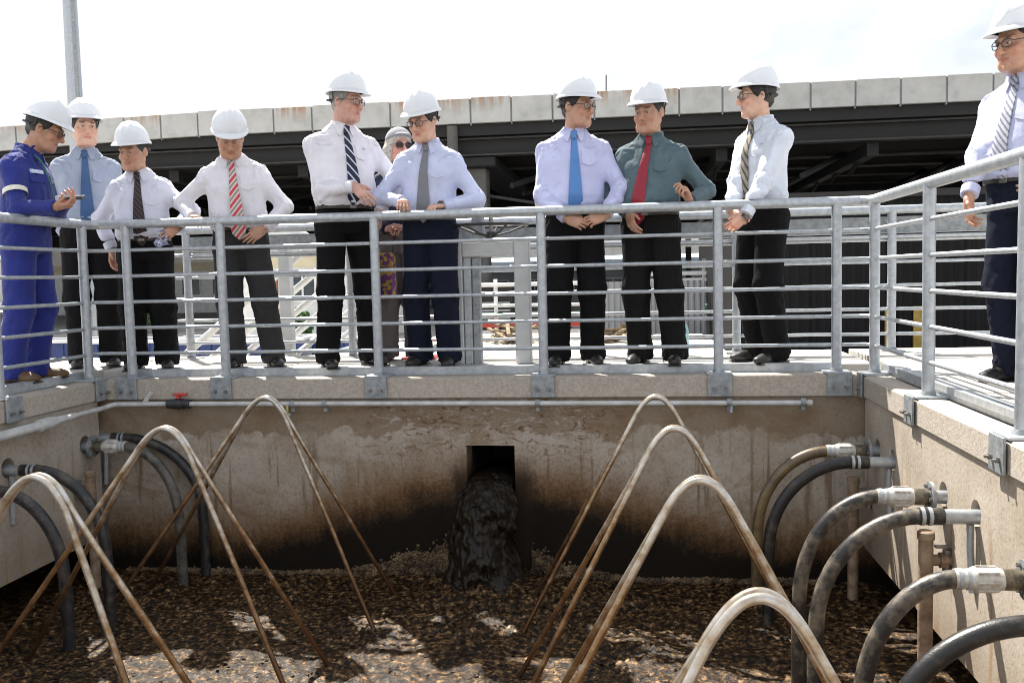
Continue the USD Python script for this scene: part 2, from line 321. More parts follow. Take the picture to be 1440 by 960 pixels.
# hoops: steel, browned and rusted towards the feet
m_hoop = MAT('hoop_tube', {'tc': ('texture_coordinate', {}), 's': ('separate_xyz', {}), 'n': ('noise_texture', {'scale': 14, 'detail': 6, 'roughness': .65}), 'a': ('math', {'math_type': 'multiply_add', 'value2': .9}),
    'z': ('map_range', {'from_min': .05, 'from_max': -1.1, 'to_min': -.16, 'to_max': .36}), 'r': ('rgb_ramp', {'ramp': [(.22, (.60, .585, .56)), (.40, (.43, .37, .29)), (.56, (.24, .145, .072)), (.78, (.10, .052, .026))]}),
    'b': ('bump', {'strength': .2, 'distance': .003}), 'p': ('principled_bsdf', {'roughness': .27, 'metallic': .75})},
    [('tc.object', 's.vector'), ('tc.object', 'n.vector'), ('s.z', 'z.value'), ('n.fac', 'a.value1'), ('z.result', 'a.value3'), ('a.value', 'r.fac'), ('r.color', 'p.base_color'), ('n.fac', 'b.height'), ('b.normal', 'p.normal')])
# parapet panels: pale weathered concrete, some with rust runs from the top edge
def parapet(name, rust):
    return MAT(name, {'g': ('geometry', {}), 's': ('separate_xyz', {}), 'n': ('noise_texture', {'scale': 1.6, 'detail': 8, 'roughness': .65}), 'mp': ('mapping', {'scale': (3.2, 1, .25)}), 'n2': ('noise_texture', {'scale': 2.0, 'detail': 5}),
    'n3': ('noise_texture', {'scale': .22, 'detail': 3}),
    'r': ('rgb_ramp', {'ramp': [(.3, (.34, .335, .31)), (.5, (.43, .425, .40)), (.7, (.48, .475, .45))]}), 'z': ('map_range', {'from_min': 6.35, 'from_max': 7.05, 'to_min': 0, 'to_max': 1, 'clamp': True}),
    'k': ('map_range', {'from_min': .40, 'from_max': .58, 'to_min': 0, 'to_max': 1, 'clamp': True}), 'k3': ('map_range', {'from_min': .2, 'from_max': .5, 'to_min': rust * .4, 'to_max': rust, 'clamp': True}),
    'zp': ('math', {'math_type': 'power', 'value2': 1.6}), 'f': ('math', {'math_type': 'multiply'}), 'f2': ('math', {'math_type': 'multiply', 'use_clamp': True}), 'm': ('mix', {'color2': (.30, .15, .06)}), 'p': ('principled_bsdf', {'roughness': .85})},
    [('g.position', 's.vector'), ('g.position', 'n.vector'), ('g.position', 'mp.vector'), ('mp.vector', 'n2.vector'), ('g.position', 'n3.vector'), ('n.fac', 'r.fac'), ('s.z', 'z.value'), ('n2.fac', 'k.value'), ('n3.fac', 'k3.value'), ('z.result', 'zp.value1'),
     ('zp.value', 'f.value1'), ('k.result', 'f.value2'), ('f.value', 'f2.value1'), ('k3.result', 'f2.value2'), ('f2.value', 'm.fac'), ('r.color', 'm.color1'), ('m.color', 'p.base_color')])
m_parapet, m_parapet_rusty = parapet('parapet_concrete', .10), parapet('rust_streaked_parapet_concrete', 1.0)
XL, XR = -3.41, 1.31            # inner faces of the side walls; the far wall's face is at y = -.06
SLUDGE, FLOOR, YARD = -1.25, .04, -1.20
rng = np.random.default_rng(7)
def fbm(p, o=4, seed=0): return meshkit.fbm(np.asarray(p, float), o, seed)

# ---------------------------------------------------------------- ground and sludge
yard = join([box((-400, 1.2, YARD - .3), (400, 700, YARD)), box((-400, -60, YARD - .3), (-4.8, 1.2, YARD)), box((3.9, -60, YARD - .3), (400, 1.2, YARD)), box((-4.8, -60, YARD - .3), (3.9, -7.6, YARD))])
obj('yard', yard, m_yard, smooth=False, kind='structure')

def sludge_mesh():
    xs = np.concatenate([np.linspace(-4.3, -3.3, 16)[:-1], np.arange(-3.3, 1.25, .016), np.linspace(1.25, 2.3, 16)])
    ys = np.concatenate([np.linspace(-4.85, -2.45, 60)[:-1], np.arange(-2.45, -.05, .015), [-.045]])
    X, Y = np.meshgrid(xs, ys, indexing='ij'); P = np.stack([X, Y, 0 * X], -1).reshape(-1, 3)
    seeds = np.random.default_rng(3).uniform([-3.5, -2.7], [1.4, 0], (16000, 2)); hs = np.random.default_rng(4).uniform(.2, 1, 16000)
    d, i = cKDTree(seeds).query(P[:, :2] + .018 * (np.stack([fbm(P * 30, 2, 5), fbm(P * 30, 2, 6)], -1) - .5), k=1)
    lump = np.maximum(0, 1 - (d / .021) ** 2) * hs[i]
    cover = np.clip((fbm(P * 2.3, 4, 1) - .30) * 3, .25, 1)
    z = .026 * lump * cover + .05 * (fbm(P * 1.6, 3, 2) - .5) + .022 * (fbm(P * 14, 3, 9) - .5)
    r = np.hypot((P[:, 0] + .89) * .9, P[:, 1] + .30); z += .09 * np.exp(-(r / .30) ** 2) + .010 * np.cos(r * 34 + 5 * fbm(P * 3, 2, 8)) * np.exp(-(r / .6) ** 2) + .03 * np.exp(-(r / .45) ** 2) * (fbm(P * 11, 3, 21) - .4)
    P[:, 2] = SLUDGE + z
    nx, ny = len(xs), len(ys); I = np.arange(nx * ny).reshape(nx, ny)
    return P, np.stack([I[:-1, :-1], I[1:, :-1], I[1:, 1:], I[:-1, 1:]], -1).reshape(-1, 4)
obj('sludge_pool', sludge_mesh(), m_sludge, smooth=True, kind='structure', label='lumpy brown sludge filling the bottom of the concrete tank')

# ---------------------------------------------------------------- the tank's walls
OX0, OX1, OZ0, OZ1 = -1.035, -.735, -.72, -.425    # the opening
def far_wall():
    t = thing('concrete_wall', 'stained far concrete wall of the tank with a square outlet', 'wall')
    y0, y1, zb = -.06, .14, -1.7
    ms = [box((-4.5, y0, zb), (OX0, y1, -.132)), box((OX1, y0, zb), (2.4, y1, -.132)), box((OX0, y0, OZ1), (OX1, y1, -.132)), box((OX0, y0, zb), (OX1, y1, OZ0))]
    obj('wall', ms, m_far_wall, t, smooth=False)
    cp = [box((XL + .002, -.075, -.13), (XR - .002, .085, 0), .006)]
    obj('coping', cp, m_coping, t, smooth=False)
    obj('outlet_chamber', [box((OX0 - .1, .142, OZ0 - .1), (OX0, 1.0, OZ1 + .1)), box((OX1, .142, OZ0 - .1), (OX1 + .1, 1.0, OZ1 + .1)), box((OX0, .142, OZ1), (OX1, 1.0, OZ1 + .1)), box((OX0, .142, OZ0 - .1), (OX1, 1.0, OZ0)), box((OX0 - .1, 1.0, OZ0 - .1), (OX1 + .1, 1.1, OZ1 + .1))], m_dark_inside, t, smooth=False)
    obj('kerb_angle', [box((XL + .1, .086, .0), (XR - .1, .094, .052)), box((XL + .1, .094, .043), (XR - .1, .15, .0515))], m_galv, t, smooth=False)
    return t
far_wall()
def side_wall(side, label):
    t = thing('concrete_wall', label, 'wall')
    f = XR if side > 0 else XL; s = side
    a = lambda d: f + s * d
    # small sleeves where the pipes come through are dark round holes, cut into the wall
    w = manifold3d.Manifold.cube((.13, 4.72, .87)).translate((min(a(0), a(.13)), -4.86, -1.0))
    holes = HOLES_R if side > 0 else HOLES_L
    for y, z in holes:
        w = w - manifold3d.Manifold.cylinder(.3, .055, .055, 20).rotate((0, 90, 0)).translate((f - .15, y, z + .012))
    obj('wall', w, m_side_wall, t, smooth=False)
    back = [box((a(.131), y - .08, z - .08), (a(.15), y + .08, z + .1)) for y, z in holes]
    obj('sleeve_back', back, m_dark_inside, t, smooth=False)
    obj('coping', [box((a(-.014), -4.86, -.13), (a(.128), -.078, 0), .012)], m_coping, t, smooth=False)
    obj('kerb_angle', [box((a(.129), -4.86, 0), (a(.137), .02, .055)), box((a(.137), -4.86, .046), (a(.20), .02, .0535))], m_galv, t, smooth=False)
    obj('outer_wall', [box((a(.98), -4.9, -1.7), (a(1.1), .0, -.2))], m_dark_inside, t, smooth=False)
HOLES_R = [(-.42, -.385), (-.72, -.385), (-1.50, -.375), (-1.88, -.36), (-2.45, -.42), (-2.80, -.44)]
HOLES_L = [(-.30, -.39), (-.06, -.37), (-1.02, -.385), (-1.32, -.43)]
side_wall(1, 'sunlit right concrete side wall of the tank'); side_wall(-1, 'shaded left concrete side wall of the tank')
nw = thing('concrete_wall', 'near concrete wall of the tank under the photographer', 'wall')
obj('wall', [box((-4.5, -5.05, -1.7), (2.4, -4.86, 0))], m_side_wall, nw, smooth=False)

# walkways: cast slabs with open joints
def walkway(rects, cut, name='walkway'):
    root = tell(UsdGeom.Xform.Define(stage, '/World/' + numbered('/World', name)), kind='structure')
    for (x0, y0, x1, y1), along in zip(rects, cut):
        L = (x1 - x0) if along == 'x' else (y1 - y0); n = max(1, round(L / 1.2))
        for i in range(n):
            u0, u1 = i / n * L + .003, (i + 1) / n * L - .003; dz = rng.uniform(-.003, .003)
            lo, hi = ((x0 + u0, y0), (x0 + u1, y1)) if along == 'x' else ((x0, y0 + u0), (x1, y0 + u1))
            obj('slab', box((*lo, -.16), (*hi, FLOOR + dz), .005), m_slab, root, smooth=False)
walkway([(-3.55 + .005, .156, 1.44 - .005, 1.18), (1.51, -4.86, 3.6, 1.18), (-4.75, -4.86, -3.61, 1.18), (-4.75, -7.5, 3.6, -5.06)], 'xyyx')
obj('tank_foundation', [box((-4.75, 1.10, -1.7), (3.6, 1.17, -.165)), box((-4.79, -7.5, -1.7), (-4.70, 1.17, -.165)), box((3.55, -7.5, -1.7), (3.64, 1.17, -.165))], m_pier, smooth=False, kind='structure')

# ---------------------------------------------------------------- dried crust and the falling sludge
def lumps(n, place, sizes, seed, flat=1.0):
    """Many small irregular clumps joined into one mesh."""
    q = np.random.default_rng(seed); base = trimesh.creation.icosphere(0); nv = len(base.vertices)
    C = place(q, n); S = q.uniform(*sizes, (n, 1)) ** 1.0 * q.uniform(.7, 1.4, (n, 3)) * [1, 1, flat]; V = base.vertices[None] * S[:, None, :] * (1 + .45 * (q.random((n, nv, 1)) - .5)) + C[:, None, :]
    return trimesh.Trimesh(V.reshape(-1, 3), (base.faces[None] + (np.arange(n) * nv)[:, None, None]).reshape(-1, 3), process=False)
def crust_place(q, n):
    """Thick low down and beside the outlet, thinning out upwards into single spatters."""
    out = []
    while len(out) < n:
        x = q.uniform(-3.3, 1.15, 4000); v = q.random(4000)
        l = np.clip((x + 2.1) / 1.1, 0, 1) ** 2 * (x < -1.06); r = np.clip((.05 - x) / .75, 0, 1) ** 2 * (x > -.70); flow = (x > -1.12) & (x < -.64)
        h = .018 + .03 * fbm(np.stack([x * 4, 0 * x, 0 * x], -1), 3, 3) + (.34 * l + .20 * r) * (.55 + .6 * fbm(np.stack([x * 7, 0 * x + 3, 0 * x], -1), 3, 5))
        z = h * v ** 1.05 * (1 + .25 * (q.random(4000) > .9)); keep = (q.random(4000) < np.clip(h / .22, .30, 1) * np.clip(1.25 - .9 * v, 0, 1)) & ~flow
        for X, Z, k in zip(x, z, keep):
            if k: out.append((X, -.062 - .035 * (1 - min(1, Z / .3)) * q.random(), SLUDGE - .01 + Z))
    return np.array(out[:n])
def clump_place(q, n):
    P = np.stack([q.uniform(-3.2, 1.25, n), q.uniform(-2.4, -.1, n) , np.full(n, SLUDGE + .012)], -1); k = n // 4
    a, r = q.uniform(0, 6.28, k), np.abs(q.normal(0, .22, k)) + .05; P[:k, 0] = -.90 + 1.25 * r * np.cos(a); P[:k, 1] = np.minimum(-.34 + r * np.sin(a), -.10); P[:k, 2] = SLUDGE + .06 * np.exp(-(r / .3) ** 2) + .02
    return P
obj('sludge_clumps', lumps(1300, clump_place, (.004, .013), 11, .4), m_sludge, smooth=True, kind='stuff', label='loose clumps of scum lying on the sludge', cat='sludge clumps')
obj('sludge_crust', lumps(14000, crust_place, (.004, .0105), 5), m_crust, smooth=False, kind='stuff', label='tan dried sludge spattered along the foot of the stained far wall', cat='sludge crust')
def flow_mesh():
    """Thick sludge pouring out of the outlet and down the wall into the pool."""
    ts = np.linspace(0, 1, 110); us = np.linspace(-1, 1, 70)
    T, U = np.meshgrid(ts, us, indexing='ij')
    ctr = np.array([(.45, -.64, .135), (.05, -.645, .14), (-.12, -.665, .150), (-.20, -.78, .175), (-.23, -.96, .205), (-.27, -1.13, .235), (-.34, -1.30, .29)])
    k = np.linspace(0, 1, len(ctr)); y0, z0, w = (np.interp(T, k, ctr[:, j]) for j in range(3))
    lay = T * 0 + np.cos(U * 1.45) * np.interp(T, [0, .3, .5, 1], [.03, .06, .14, .22])
    w = w * (1 + np.interp(T, [.25, .5], [0, 1]) * .55 * (fbm(np.stack([T * 7, np.sign(U) * 3, 0 * T], -1), 3, 14) - .45))
    x = -.885 + U * w + .02 * (fbm(np.stack([T * 5, U, 0 * T], -1), 3, 1) - .5) - .03 * T
    P = np.stack([x, y0 - lay * np.interp(T, [0, .25, .4, 1], [0, .1, 1, 1]), z0 + lay * np.interp(T, [0, .25, .4, 1], [1, .9, .3, 0])], -1)
    d = (fbm(P * np.array([7, 7, 4]), 3, 2) - .5) * .15 + (fbm(P * np.array([18, 18, 14]), 3, 7) - .5) * .06 + (np.abs(fbm(P * np.array([24, 24, 10]), 3, 5) - .5)) * -.10
    P[..., 1] -= np.interp(T, [0, .2, .4, 1], [0, .2, 1, 1]) * d; P[..., 2] += np.interp(T, [0, .3, .45, 1], [1, .6, .1, 0]) * d * .4
    n, m = T.shape; I = np.arange(n * m).reshape(n, m)
    F = np.stack([I[:-1, :-1], I[1:, :-1], I[1:, 1:], I[:-1, 1:]], -1).reshape(-1, 4)
    return P.reshape(-1, 3), F
obj('sludge_flow', flow_mesh(), m_flow, smooth=True, label='thick black sludge pouring from the square outlet into the pool', cat='sludge flow')

# ---------------------------------------------------------------- railings
def railing(label, path, posts, zs, dirs, brackets=True, group=None, top_r=.029, corner=.10, bar_r=.0115, zbase=0.0, extra=None):
    """path: plan points of the top rail; posts: plan points; zs: heights, the first is the top rail's."""
    t = thing('steel_railing', label, 'railing', group=group)
    P3 = [(x, y, zs[0]) for x, y in path]
    obj('top_rail', tube(round_corner(P3, corner) if len(P3) > 2 else P3, top_r, 18), m_galv, t)
    for (x, y), d in zip(posts, dirs):
        lean = rng.normal(0, .0025, 2)
        obj('post', tube([(x, y, zbase + .01), (x + lean[0], y + lean[1], zs[0] - .012)], .029, 18), m_galv, t)
        d = np.array(d, float); s = np.array([-d[1], d[0]])
        pl = box((x - .075, y - .075, zbase + .001), (x + .075, y + .075, zbase + .012), .002)
        bp = obj('base_plate', pl, m_galv, t, smooth=False)
        obj('weld_collar', tube([(x, y, zbase + .012), (x, y, zbase + .03)], [.037, .031], 18), m_galv_dull, bp)
        if brackets:
            c = np.array([x, y]); out = c + d * .083
            def slab(u0, u1, v0, v1, z0, z1):
                q = [out + s * u + d * v for u in (u0, u1) for v in (v0, v1)]; q = np.array(q)
                return box((q[:, 0].min(), q[:, 1].min(), z0), (q[:, 0].max(), q[:, 1].max(), z1), .002)
            b = obj('bracket', slab(-.07, .07, -.002, .008, -.125, .010), m_galv_dull, t, smooth=False)
            for u, z in ((-.035, -.075), (.035, -.075)):
                a = np.array([*(out + s * u + d * .008), z]); e = a + np.array([*(d * .014), 0])
                obj('bolt', tube([a, e], .011, 6), m_bolt, b, smooth=False)
                obj('bolt_shank', tube([e, e + np.array([*(d * .012), 0])], .006, 8), m_bolt, b)
    for z in zs[1:]:
        pts = [(x, y, z) for x, y in path]
        obj('rail', tube(round_corner(pts, .03) if len(pts) > 2 else pts, bar_r, 10), m_galv, t)
    return t
ZS = [1.0 - k / 6 for k in range(6)]
LX, RX = -3.47, 1.37
far_posts = [(-3.24, 0), (-2.60, 0), (-1.59, 0), (-.55, 0), (.50, 0), (1.18, 0)]
railing('galvanised railing along the far wall in front of most of the men', [(LX + .02, 0), (RX - .02, 0)], far_posts, ZS, [(0, -1)] * 6)
rp = [(RX, -.10), (RX, -1.08), (RX, -2.15), (RX, -3.25), (RX, -4.35)]
railing('galvanised railing on the right wall before the man at the edge', [(RX - .06, .0), (RX, -.03), (RX, -4.8)], rp, ZS, [(-1, 0)] * 5, corner=.04)
lp = [(LX, -.12), (LX, -.97), (LX, -1.95), (LX, -2.95), (LX, -4.0)]
railing('galvanised railing on the left wall before the man in blue coveralls', [(LX + .06, .0), (LX, -.03), (LX, -4.8)], lp, ZS, [(1, 0)] * 5, corner=.04)
RY = .95
rear_zs = [1.0, .82, .65, .49, .33, .16]
railing('rear railing of the far walkway with a cable tray fixed to it', [(-3.4, RY), (3.35, RY)], [(-3.31, RY), (-2.05, RY), (-.30, RY), (.71, RY), (1.74, RY), (2.9, RY)], rear_zs, [(0, 1)] * 6, brackets=False, zbase=FLOOR)
railing('rear railing of the left walkway behind the man in coveralls', [(-4.62, RY), (-4.62, -4.7)], [(-4.62, .9), (-4.62, -.3), (-4.62, -1.5), (-4.62, -2.7), (-4.62, -3.9)], rear_zs, [(-1, 0)] * 5, brackets=False, zbase=FLOOR)
tr = thing('cable_tray', 'long grey cable tray running behind the rear railing', 'cable tray')
obj('tray', [box((-3.3, 1.0, .855), (3.3, 1.012, .955)), box((-3.3, 1.0, .845), (3.3, 1.10, .855)), box((-3.3, 1.098, .855), (3.3, 1.11, .955))], m_galv_dull, tr, smooth=False)
obj('conduit', tube([(-3.3, .985, .80), (3.3, .985, .80)], .013, 10), m_galv, tr)

# ---------------------------------------------------------------- sluice gate over the outlet
sg = thing('sluice_gate', 'grey sluice gate frame with dark handwheel above the outlet', 'sluice gate', (-.93, .35, FLOOR))
for x0, x1 in ((-.27, -.17), (.17, .27)):
    obj('frame_post', box((x0, -.05, 0), (x1, .05, .80), .006), m_white_steel, sg, smooth=False)
obj('frame_beam', box((-.168, -.048, .70), (.168, .048, .798), .006), m_white_steel, sg, smooth=False)
obj('guide_channel', box((-.165, -.03, 0), (-.115, .06, .698), .004), m_galv, sg, smooth=False)
obj('guide_channel', box((-.11, -.02, 0), (-.06, .05, .698), .004), m_galv_dull, sg, smooth=False)
obj('stem', tube([(0.02, 0, .80), (.02, 0, 1.0)], .014, 10), m_bolt, sg)
a = np.linspace(0, 2 * math.pi, 40, endpoint=False)
hw = obj('handwheel', tube(np.stack([.02 + .235 * np.cos(a), .235 * np.sin(a), .90 + 0 * a], -1), .011, 8, closed=True), m_black, sg)
for k in range(5):
    b = k / 5 * 2 * math.pi + .3
    obj('spoke', tube([(.02 + .02 * math.cos(b), .02 * math.sin(b), .83), (.02 + .12 * math.cos(b), .12 * math.sin(b), .855), (.02 + .235 * math.cos(b), .235 * math.sin(b), .90)], .008, 7), m_black, hw)
obj('hub', tube([(.02, 0, .80), (.02, 0, .86)], .03, 12), m_black, sg)
obj('control_post', box((-.12, .06, .80), (-.04, .12, 1.02), .01), m_galv_dull, sg, smooth=False)

# ---------------------------------------------------------------- water pipe and its fittings
wp = thing('water_pipe', 'thin grey water pipe clipped under the coping of the tank', 'pipe')
far_run = [(XL + .07, -.5, -.165), (XL + .07, -.20, -.165), (XL + .10, -.13, -.150), (XL + .35, -.118, -.150), (XR - .31, -.118, -.160)]
obj('pipe', tube(round_corner(far_run, .06), .0155, 14), m_pvc, wp)
obj('thick_pipe', tube([(XL + .07, -4.8, -.20), (XL + .07, -.82, -.172)], .027, 16), m_pvc, wp)
obj('reducer', tube([(XL + .07, -.84, -.172), (XL + .07, -.74, -.170), (XL + .07, -.66, -.168), (XL + .07, -.50, -.165)], [.036, .036, .024, .018], 16), m_pvc, wp)
obj('end_cap', tube([(XR - .315, -.118, -.160), (XR - .29, -.118, -.160)], .019, 14), m_pvc, wp)
obj('stub', tube([(XL + .30, -.118, -.15), (XL + .36, -.122, -.075)], .014, 12), m_pvc, wp)
for x in (-2.12, -1.91, -.58, .55, .97):
    c = obj('pipe_clamp', tube([(x - .014, -.118, -.155), (x + .014, -.118, -.155)], .0225, 14), m_galv_dull, wp)
    obj('clamp_foot', box((x - .012, -.115, -.205), (x + .012, -.076, -.172), .003), m_galv_dull, c, smooth=False)
tap = obj('tap', tube([(-2.15, -.12, -.165), (-2.15, -.135, -.215)], .012, 10), m_brass, wp)
obj('tap_handle', box((-2.185, -.15, -.225), (-2.125, -.128, -.212), .003), m_galv, tap, smooth=False)
tap = obj('tap', tube([(.56, -.12, -.17), (.56, -.13, -.215)], .011, 10), m_galv_dull, wp)
vb = obj('valve', [tube([(-2.945, -.118, -.150), (-2.90, -.118, -.150)], .030, 16), tube([(-2.90, -.118, -.150), (-2.84, -.118, -.150)], [.034, .034], 16), tube([(-2.84, -.118, -.150), (-2.795, -.118, -.150)], .030, 16)], m_black, wp)
obj('valve_handle', [tube([(-2.87, -.118, -.115), (-2.87, -.118, -.085)], .014, 10), box((-2.905, -.134, -.098), (-2.81, -.102, -.082), .005)], m_red, vb, smooth=False)
# ---------------------------------------------------------------- bent tube hoops standing in the sludge
def make_hoop(left, right, label, loc, group):
    t = thing('bent_tube_hoop', label, 'hoop', loc, group=group)
    zf = SLUDGE - loc[2] - .06
    for s, nm in ((-1, 'near'), (1, 'far')):
        L_, R_ = np.array((left, s * .26, zf)), np.array((right, s * .26, zf)); pk = np.array((0, s * .0125, .066))
        a, b = pk + (L_ - pk) * .16, pk + (R_ - pk) * .16; a[1] = b[1] = s * .0135; k = np.linspace(0, 1, 20)[:, None]
        arc = (1 - k) ** 3 * a + 3 * k * (1 - k) ** 2 * (a + (pk - a) * .72) + 3 * k * k * (1 - k) * (b + (pk - b) * .72) + k ** 3 * b
        q = np.linspace(0, 1, 14)[:, None]; body = np.vstack([L_ + (a - L_) * q[:-1], arc, b + (R_ - b) * q[1:]])
        body = body + .006 * (fbm(body * 1.7 + loc[0] * 9, 2, int(s) + 4) - .5)[:, None]
        obj('bent_tube', tube(body, .0122, 12), m_hoop, t)
    return t
GL, GR = 'bent tube hoops in the left row', 'bent tube hoops in the right row'
hl = make_hoop(-.95, .67, 'farthest left hoop, its top below the grey trousers of the striped tie man', (-2.04, -.70, .0), GL)
copy_of(hl, (-2.11, -1.70, -.004), 2, 'middle hoop of the left row, rising before the black hoses of the far corner')
copy_of(hl, (-2.05, -2.70, -.004), -2, 'nearest hoop of the left row, its bend cut by the left picture edge')
hr = make_hoop(-.74, .72, 'farthest right hoop, smallest and closest to the far wall', (.112, -.70, -.005), GR)
copy_of(hr, (.165, -1.70, -.006), 3, 'second hoop of the right row, overlapping the farthest one')
copy_of(hr, (.202, -2.70, .0), -2, 'third hoop of the right row, between the tall ones and the lowest')
copy_of(hr, (.252, -3.70, -.018), 2, 'nearest and largest right hoop at the bottom of the picture')

# ---------------------------------------------------------------- hoses from the side walls
def hose(side, y, z, reach, mat, label, name='hose', r=.031, white=False, fan=0.0, valve=False, out=.14, low=None):
    t = thing(name, label, 'hose', (XR if side > 0 else XL, y, z)); s = -side
    g = lambda d, dz=0, dy=0: np.array([s * d, dy, dz])
    obj('wall_pipe', tube([g(-.10), g(out)], .029, 16), m_galv, t)
    if white:
        fl = obj('flange', tube([g(out * .35), g(out * .35 + .014)], .066, 20), m_galv_dull, t)
        for k in range(6):
            b = k / 6 * 2 * math.pi
            obj('bolt', tube([g(out * .35 - .004, .05 * math.sin(b), .05 * math.cos(b)), g(out * .35 + .026, .05 * math.sin(b), .05 * math.cos(b))], .008, 6), m_bolt, fl, smooth=False)
        obj('valve_body', tube([g(out * .35 + .014), g(out * .35 + .03), g(out * .35 + .06), g(out * .35 + .09)], [.030, .036, .036, .034], 16), m_valve, t)
        cp = obj('coupling', tube([g(out * .35 + .08), g(out * .35 + .10), g(out * .35 + .165), g(out * .35 + .185)], [.035, .0415, .0415, .035], 18), m_white_fit, t)
        for k in range(8):
            b = k / 8 * 2 * math.pi
            obj('rib', tube([g(out * .35 + .10, .0415 * math.sin(b), .0415 * math.cos(b)), g(out * .35 + .165, .0415 * math.sin(b), .0415 * math.cos(b))], .005, 6), m_white_fit, cp)
        st = out * .35 + .18
    else:
        obj('elbow_drop', tube([g(.02, -.03), g(.02, -.12), g(.01, -.30)], .014, 10), m_galv, t)
        st = out - .005
    lo = (SLUDGE - z - .05) if low is None else low
    R = reach - st - .03
    A = np.linspace(0, math.pi / 2, 22); drop = .46
    bend = [g(st + .03 + R * math.sin(q), -drop * (1 - math.cos(q)), fan * (q / 1.57) ** 1.5) for q in A]
    path = [g(st - .02)] + bend + [g(reach + .005, v, fan * 1.02) for v in np.linspace(-drop, lo, 7)[1:]]
    obj('rubber_hose', tube(path, r, 18), mat, t)
    if not white or name:
        obj('hose_clamp', [tube([g(st + d), g(st + d + .014)], r + .005, 18) for d in (.0, .028)], m_galv, t)
        obj('ferrule', tube([g(st - .045), g(st + .05)], r + .0025, 18), m_rubber if not white else m_white_fit, t)
    return t
hose(1, -.42, -.385, .64, m_hose_brown, 'stained translucent hose with white coupling, farthest on the right wall', white=True, out=.12)
hose(1, -.72, -.385, .62, m_rubber, 'black hose just under the translucent one at the far right', out=.17)
hose(1, -1.50, -.375, .60, m_dusty_sunlit, 'black hose with white coupling at the middle of the right wall', white=True, out=.13)
hose(1, -1.88, -.36, .60, m_dusty_sunlit, 'black hose clamped to the bare pipe stub in the right wall', out=.17)
hose(1, -2.45, -.42, .56, m_dusty_sunlit, 'marked black hose above the nearest one on the right wall', white=True, out=.10)
hose(1, -2.80, -.44, .58, m_rubber, 'nearest black hose, leaving at the right picture edge', out=.12)
hose(-1, -.30, -.39, .60, m_hose_grey, 'dirty grey hose with white coupling at the far left corner', white=True, out=.13)
hose(-1, -.06 - .05, -.37, .66, m_rubber, 'black hose behind the grey one in the far left corner', out=.12)
hose(-1, -1.02, -.385, .55, m_rubber, 'upper black hose at the left picture edge', out=.13)
hose(-1, -1.32, -.43, .50, m_rubber, 'lower black hose at the left picture edge', out=.12)
mk = rot(rot(move(meshkit.text_mesh('A 055', .014, .0016), (-.03, -.007, 0)), 90, (1, 0, 0)), -25, (0, 1, 0))
obj('marking', move(mk, (.955 - XR, -.0305, -.0235)), m_black, stage.GetPrimAtPath('/World/hose_004'), smooth=False)
def standpipe(label, x, y, top, side):
    t = thing('standpipe', label, 'pipe', (x, y, 0))
    obj('pipe', tube([(0, 0, SLUDGE - .1), (0, 0, top)], .030, 16), m_rust_pipe, t)
    obj('cap', tube([(0, 0, top - .03), (0, 0, top), (0, 0, top + .006)], [.035, .035, .028], 16), m_rust_pipe, t)
    tee = obj('tee', tube([(side * .02, 0, top - .12), (side * .10, 0, top - .12)], .024, 14), m_rust_pipe, t)
    obj('union', tube([(side * .055, 0, top - .12), (side * .085, 0, top - .12)], .034, 8), m_rust_pipe, tee, smooth=False)
    obj('valve', [tube([(side * .085, 0, top - .075), (side * .085, 0, top - .17)], .018, 10), box((side * .085 - .05, -.012, top - .068), (side * .085 + .02, .012, top - .056), .003)], m_bolt, t)
standpipe('rusty standpipe with valve, nearer of two on the right wall', XR - .10, -1.60, -.50, 1)
standpipe('rusty standpipe in the far right corner behind the hoses', XR - .10, -.30, -.56, 1)
standpipe('rusty standpipe in the far left corner under the hoses', XL + .10, -.42, -.52, -1)
# ---------------------------------------------------------------- viaduct behind the walkway
VY = 28.0
va = thing('viaduct', 'long concrete viaduct with panelled parapet and dark steel girders', 'viaduct')
W_PAN = 1.49; k0 = -24
def top_z(x): return 7.02 - .27 * max(0, (-15 - x) / 10) ** 1.3
for k in range(k0 - 6, 17):
    x0 = -7.22 + 1.49 * (k + 4) ; x1 = x0 + W_PAN - .06
    zt0, zt1 = top_z(x0), top_z(x1); dz = rng.uniform(-.02, .02)
    p = box((x0, VY - .10, 6.10), (x1, VY + .08, 7.0 + dz), .012)
    p.vertices[:, 2] += np.interp(p.vertices[:, 0], [x0, x1], [zt0 - 7.0, zt1 - 7.0])
    p.vertices[:, 1] += rng.uniform(-.015, .015)
    xm = (x0 + x1) / 2
    rusty = any(a_ < xm < b_ for a_, b_ in ((-60, -21.5), (-18.5, -17.5), (-12.5, -11), (-8.3, -3.6), (-1.5, 2.4), (5.9, 6.6)))
    obj('parapet_panel', p, m_parapet_rusty if rusty else m_parapet, va, smooth=False)
    if k > k0 - 6:
        obj('joint_post', box((x0 - .056, VY - .05, 6.05 + min(0, zt0 - 7.0)), (x0 - .004, VY + .06, zt0 - .03), .004), m_joint, va, smooth=False)
XA, XB = -53.0, 30.0
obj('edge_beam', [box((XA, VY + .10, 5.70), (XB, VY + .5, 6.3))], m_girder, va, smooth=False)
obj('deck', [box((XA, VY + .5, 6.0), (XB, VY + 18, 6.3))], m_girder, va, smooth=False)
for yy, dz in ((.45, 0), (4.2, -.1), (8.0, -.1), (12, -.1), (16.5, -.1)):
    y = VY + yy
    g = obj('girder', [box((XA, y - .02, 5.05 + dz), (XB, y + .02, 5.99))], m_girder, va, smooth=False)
    obj('flange', [box((XA, y - .22, 5.58 + dz), (XB, y - .021, 5.64 + dz)), box((XA, y - .25, 4.99 + dz), (XB, y + .25, 5.049 + dz))], m_flange, g, smooth=False)
